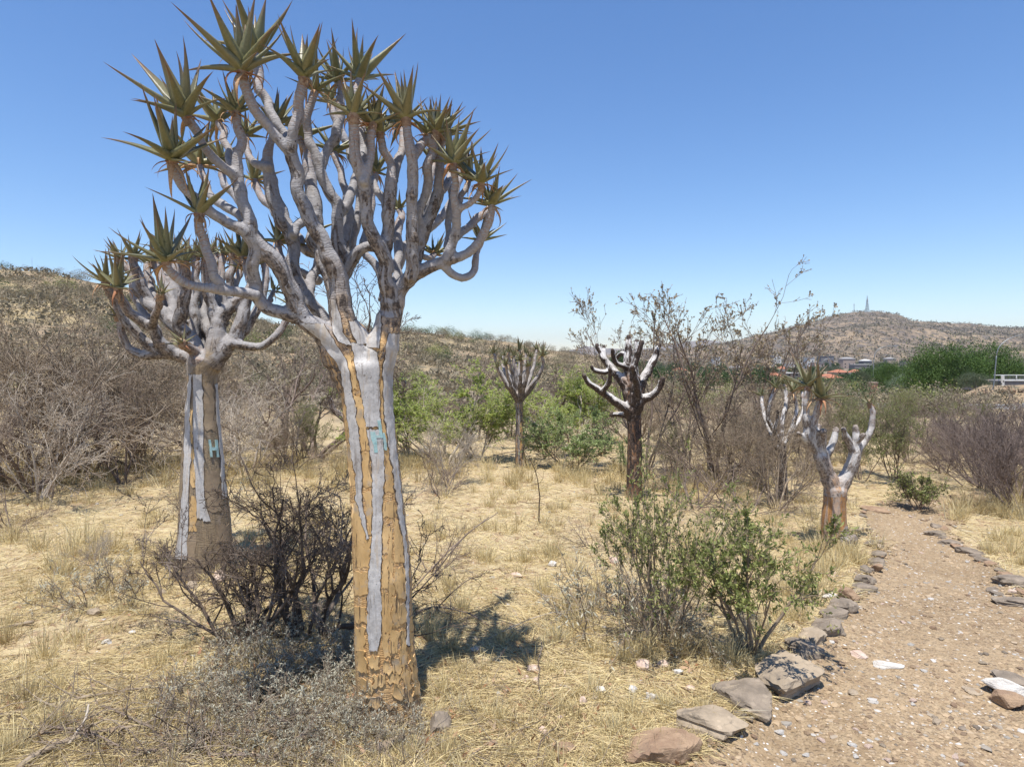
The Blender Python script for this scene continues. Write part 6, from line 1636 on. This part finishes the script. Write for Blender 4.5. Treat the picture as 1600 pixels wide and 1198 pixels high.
# tufts
def tufts(nt, y0, y1, per, hh, x0=-60, x1=1680, thr=-.1, seed=71, hero=None, spread=.5, tmean=.6):
    if hero is None:
        x, y = scatter_px(rg, nt, y0, y1, x0, x1)
        m = fbm(np.stack([x, y], -1) * .7, 3, seed); dp = np.where(y < 9.5, inside(x, y), -1)
        k = (dp < -.03) & (m > thr); x, y = x[k], y[k]; hs = rg.uniform(.5, 1.2, len(x)) * hh
    else:
        x = np.array([flat(a, b_)[0] for a, b_, _ in hero]); y = np.array([flat(a, b_)[1] for a, b_, _ in hero]); hs = np.array([c for _, _, c in hero])
    n = len(x) * per; i = np.repeat(np.arange(len(x)), per)
    rr = np.abs(rg.normal(0, .035, n)) * (hs[i] / .25 + .4); aa = rg.uniform(0, 6.28, n)
    bx = x[i] + np.cos(aa) * rr; by = y[i] + np.sin(aa) * rr
    t = np.abs(rg.normal(0, spread, n)); t2 = aa + rg.normal(0, .6, n)
    D = np.stack([np.cos(t2) * np.sin(t), np.sin(t2) * np.sin(t), np.cos(t)], 1)
    L = hs[i] * rg.uniform(.45, 1.2, n); W = rg.uniform(.0006, .0013, n) * (.75 + .2 * y[i])
    tt = np.clip(tmean + .16 * rg.normal(size=n) + .12 * rg.normal(size=len(x))[i], 0, 1)
    ga.add(*blades(rg, np.stack([bx, by, surf(bx, by) - .005], 1), D, L, W, rg.uniform(.1, .5, n), tt))
tufts(520, 2.1, 6, 55, .15)
tufts(760, 4.5, 10, 46, .22)
tufts(800, 8, 16, 40, .30)
HERO = [(1290, 905, .3), (1275, 925, .32), (1310, 890, .28), (1260, 950, .28), (1245, 975, .24), (1325, 870, .25), (1230, 940, .3), (1340, 888, .2), (1285, 870, .3), (1255, 900, .3), (1600, 880, .25), (1580, 860, .28), (1620, 850, .3), (1560, 845, .25), (1545, 858, .2), (1600, 820, .3), (1570, 815, .25),
        (880, 960, .3), (905, 990, .34), (870, 1010, .2), (930, 940, .28), (850, 930, .22), (900, 900, .26), (860, 870, .25), (975, 1040, .2), (820, 880, .2), (700, 930, .3), (670, 1000, .3), (690, 1080, .16), (720, 960, .25), (780, 1120, .12), (960, 1150, .14), (985, 1120, .14), (1040, 1110, .1), (1000, 1030, .3), (1060, 1030, .3), (1110, 1035, .25), (1140, 1040, .22), (1200, 1000, .25), (1220, 975, .22),
        (110, 870, .4), (130, 850, .45), (95, 890, .3), (150, 870, .4), (60, 860, .3), (20, 850, .35), (255, 880, .22), (180, 860, .3), (10, 1000, .25), (40, 1100, .2), (90, 1140, .2), (20, 1180, .2), (70, 1020, .22), (200, 950, .2), (250, 1040, .16), (310, 1060, .16), (240, 1140, .12), (560, 870, .3), (460, 840, .3), (420, 800, .35), (500, 820, .3),
        (800, 1180, .12), (640, 1185, .14), (700, 1170, .12)]
tufts(0, 0, 0, 130, 0, hero=HERO, spread=.42)
# grass in front of and among the shrubs
x2 = [(p, q, .42) for p, q in zip(rg.uniform(-40, 780, 90), rg.uniform(716, 760, 90))] + [(p, q, .3) for p, q in zip(rg.uniform(780, 1290, 60), rg.uniform(725, 770, 60))] + [(p, q, .3) for p, q in zip(rg.uniform(1480, 1680, 26), rg.uniform(775, 815, 26))]
tufts(0, 0, 0, 70, 0, hero=x2, spread=.4, tmean=.55)
tag(link('dry_grass', ga.mesh('dry_grass', [M['grass']], False, 'tint')), kind='stuff')

# ------------------------------------------------------------------ fallen wood, sticks and litter
def stick(pts, r0, r1, mat, label, name='fallen_branch', twigs=0, seed=0, lift=.01, cat='branch'):
    """pts = (px, py, height above ground in m)"""
    rng = np.random.default_rng(seed)
    W = []
    for px, py, hz in pts:
        Y = EYE * F / (py - 560); x = (px - 800) / F * Y
        if hz > 0:                      # a raised point seen at this pixel: solve its distance
            Y = (EYE - hz) * F / (py - 560); x = (px - 800) / F * Y
        W.append([x, Y, (hz if hz > 0 else 0) + float(surf(np.array([x]), np.array([Y]))[0]) + r0 * .8 + lift])
    C, _ = catmull(np.array(W), np.zeros(len(W)), .03); n = len(C)
    C = C + .006 * vnoise(np.stack([np.arange(n) * .35, np.full(n, seed)], -1), seed)[:, None] * rng.normal(size=3)
    o = C[0].copy(); a = Acc(); v, q, t = tubes((C - o)[None], (np.linspace(r0, r1, n) * (1 + .12 * vnoise(np.stack([np.arange(n) * .5, np.full(n, 3.)], -1), seed)))[None], 7, True); a.add(v, q, t)
    ob = link(name, a.mesh(name, [M[mat]]), None, o); tag(ob, label, cat)
    if twigs:
        k = rng.integers(int(n * .15), n, twigs); D = norm(rng.normal(size=(twigs, 3)) * [1, 1, .45] + [0, 0, .25])
        L = rng.uniform(.05, .28, twigs); Pn = grow(rng, C[k] - o, D, L, None, 6, .22, -.03, .12); Pn[..., 2] = np.maximum(Pn[..., 2], -o[2] + .01)
        b = Acc(); v, q, _ = tubes(Pn, np.linspace(r0 * .4, .0012, 6)[None] * np.ones((twigs, 1)), 4); b.add(v, q)
        S, D2, L2, R2_ = children(rng, Pn, np.full(twigs, r0 * .3), L, 3, .2, .7, .5, .5); v, q, _ = tubes(grow(rng, S, D2, L2, None, 4, .2, 0), np.linspace(.0016, .0009, 4)[None] * np.ones((len(S), 1)), 3); b.add(v, q)
        tw = link('twigs', b.mesh('twigs', [M[mat]]), ob); tw['kind'] = 'stuff'
    return ob
stick([(-30, 1130, 0), (30, 1118, 0), (100, 1101, 0), (200, 1086, 0), (300, 1076, 0)], .010, .004, 'wood_grey', 'long grey stick lying across the lower left corner, the upper one of two', twigs=14, seed=1)
stick([(30, 1210, 0), (60, 1190, 0), (125, 1163, 0), (180, 1146, 0), (240, 1132, 0)], .014, .007, 'wood_grey', 'thickest grey stick in the lower left corner', twigs=10, seed=2)
stick([(108, 1175, 0), (122, 1150, .03), (134, 1128, .05), (138, 1108, .08)], .007, .004, 'wood_pale', 'pale short stick crossing the thickest one', seed=3)
stick([(240, 1150, 0), (300, 1152, 0), (370, 1160, 0), (430, 1172, 0)], .008, .004, 'wood_dark', 'dark stick in the twig litter left of the tallest trunk', twigs=16, seed=4)
stick([(200, 1185, 0), (280, 1168, 0), (360, 1180, 0)], .007, .004, 'wood_brown', 'brown stick at the bottom edge below the dark one', twigs=14, seed=5)
stick([(150, 1200, 0), (230, 1192, 0), (330, 1196, 0)], .006, .003, 'wood_grey', 'thin grey stick along the bottom edge', twigs=12, seed=6)
stick([(270, 1120, 0), (330, 1106, 0), (400, 1120, 0)], .006, .003, 'wood_grey', 'forked grey stick before the silvery tufts', twigs=18, seed=7)
stick([(-20, 985, 0), (20, 978, 0), (50, 975, 0)], .012, .010, 'wood_grey', 'short thick stick at the left edge in the straw', seed=8)
stick([(640, 930, .08), (690, 880, .22), (740, 832, .36), (778, 806, .45)], .0055, .003, 'wood_brown', 'upper one of two long straight sticks leaning right of the tallest trunk', 'leaning_stick', seed=9)
stick([(642, 940, .06), (680, 900, .2), (725, 850, .33), (765, 814, .42)], .005, .0028, 'wood_dark', 'lower one of two long straight sticks leaning right of the tallest trunk', 'leaning_stick', seed=10)
stick([(660, 985, 0), (690, 950, .1), (722, 922, .18), (760, 900, .22)], .005, .002, 'wood_dark', 'dark forked branch rising from the shade right of the tallest trunk', twigs=10, seed=11)
stick([(650, 958, .02), (690, 956, .03), (730, 966, .02), (768, 990, 0)], .006, .003, 'wood_brown', 'brown bent branch lying in the shade right of the tallest trunk', twigs=12, seed=12)
stick([(760, 1005, 0), (810, 985, .04), (860, 965, .08), (920, 960, .1)], .003, .0015, 'wood_pale', 'pale thin branch lying across the middle straw', twigs=12, seed=13)
stick([(842, 812, 0), (843, 775, .25), (838, 740, .5), (826, 714, .72)], .007, .003, 'wood_dark', 'lone thin dark sapling standing in the middle of the straw', 'sapling', twigs=10, seed=14, cat='sapling')
stick([(846, 1010, 0), (842, 1060, .02), (848, 1094, 0)], .004, .002, 'wood_dark', 'small dark twig below the pale flat pink stone', seed=15)
stick([(838, 1190, 0), (845, 1160, .02), (870, 1140, .03)], .004, .002, 'wood_dark', 'crooked dark twig between the two brown stones', seed=16)
stick([(590, 1174, 0), (612, 1166, 0), (632, 1158, 0)], .022, .020, 'wood_grey', 'short thick piece of grey brown log at the foot of the tallest trunk', 'log', seed=17, cat='log')
for i, (a_, b_, c_, d_, lab) in enumerate([(-10, 1180, 90, 1150, 'grey branch in the very corner below the thickest stick'), (60, 1140, 190, 1175, 'grey brown branch crossing under the thickest stick'), (160, 1110, 260, 1160, 'thin dark branch left of the forked one'), (250, 1190, 380, 1140, 'crooked brown branch rising towards the silvery tufts'), (330, 1185, 450, 1190, 'grey branch along the bottom edge below the silvery tufts'), (290, 1140, 330, 1195, 'short dark branch pointing at the bottom edge'), (20, 1090, 120, 1130, 'thin grey branch between the two long sticks'), (380, 1150, 480, 1160, 'grey branch lying in the silvery tufts')]):
    stick([(a_, b_, 0), ((a_ + c_) / 2 + 8, (b_ + d_) / 2 - 6, .02), (c_, d_, 0)], .007, .003, ['wood_grey', 'wood_brown', 'wood_dark'][i % 3], lab, twigs=14, seed=30 + i)
# curled strips of shed bark and dead aloe leaves under the tree
lt = np.random.default_rng(8)
LIT = [(452, 1075, 90, .20, 'pale curled strip of shed bark standing in the silvery tufts'), (690, 1180, 60, .09, 'orange strip of shed bark at the bottom edge right of the trunk'), (655, 1090, 20, .06, 'orange curl of shed bark at the right side of the trunk foot'),
       (300, 1062, 40, .08, 'reddish curled strip of shed bark in the left straw'), (345, 1046, 10, .06, 'orange scrap of shed bark beside the reddish strip'), (212, 1118, 10, .06, 'orange scrap of shed bark among the fallen sticks'),
       (250, 1162, 50, .07, 'tan scrap of shed bark between the fallen sticks'), (520, 1180, 0, .10, 'pale curled ring of shed bark at the bottom edge below the trunk'), (560, 1145, 60, .09, 'tan scrap of shed bark under the silvery tufts'), (738, 1062, 30, .05, 'brown scrap of shed bark in the straw right of the trunk'), (782, 1085, 80, .05, 'orange tan scrap of shed bark in the middle straw'),
       (500, 1120, 120, .09, 'brown dead leaf in the silvery tufts'), (410, 1160, 100, .08, 'rusty dead leaf left of the curled ring')]
for i, (px, py, dg_, L_, lab) in enumerate(LIT):
    x, y = flat(px, py); z = float(surf(np.array([x]), np.array([y]))[0])
    ob = link('shed_bark', DRY[i % 4], None, (x, y, z + .012), (math.radians(80 + 8 * (i % 3)), lt.uniform(-.3, .3), math.radians(dg_)), (L_ * 1.5, L_, L_)); tag(ob, lab, 'shed bark')
# small brown litter: leaf bases, bark crumbs, twig ends
x, y = scatter_px(lt, 9000, 2.1, 8); k = (inside(x, y) < .1) & (lt.random(len(x)) < np.exp(-np.hypot(x + .75, y - 2.9) / .9) + .22); x, y = x[k], y[k]
D = norm(lt.normal(size=(len(x), 3)) * [1, 1, .15]); C = np.stack([x, y, surf(x, y) + .012], 1)
V, Q, t = leaf_quads(lt, C, D, .045, .3); a = Acc(); a.add(V, Q, None, t)
M['litter'] = m_leaf('litter', (.30, .15, .075), (.46, .34, .22), (.16, .10, .06), 0.05)
tag(link('litter', a.mesh('litter', [M['litter']], False, 'tint')), kind='stuff')
n = 14000; x, y = scatter_px(lt, n, 2.0, 6); w_ = np.exp(-((x + 1.1) ** 2 + (y - 2.7) ** 2) / .8) + .04; k = (lt.random(n) < w_) & (inside(x, y) < 0); x, y = x[k], y[k]; n = len(x)
S = np.stack([x, y, surf(x, y) + .01], 1); D = norm(lt.normal(size=(n, 3)) * [1, 1, .12] + [0, 0, .08])
Pn = grow(lt, S, D, lt.uniform(.05, .3, n), None, 5, .16, 0, .08); Pn[..., 2] = np.maximum(Pn[..., 2], S[:, None, 2] - .004)
v, q, _ = tubes(Pn, lt.uniform(.001, .0028, n)[:, None] * np.linspace(1, .5, 5)[None], 3); a = Acc(); a.add(v, q)
tag(link('twig_litter', a.mesh('twig_litter', [M['wood_grey']])), kind='stuff')
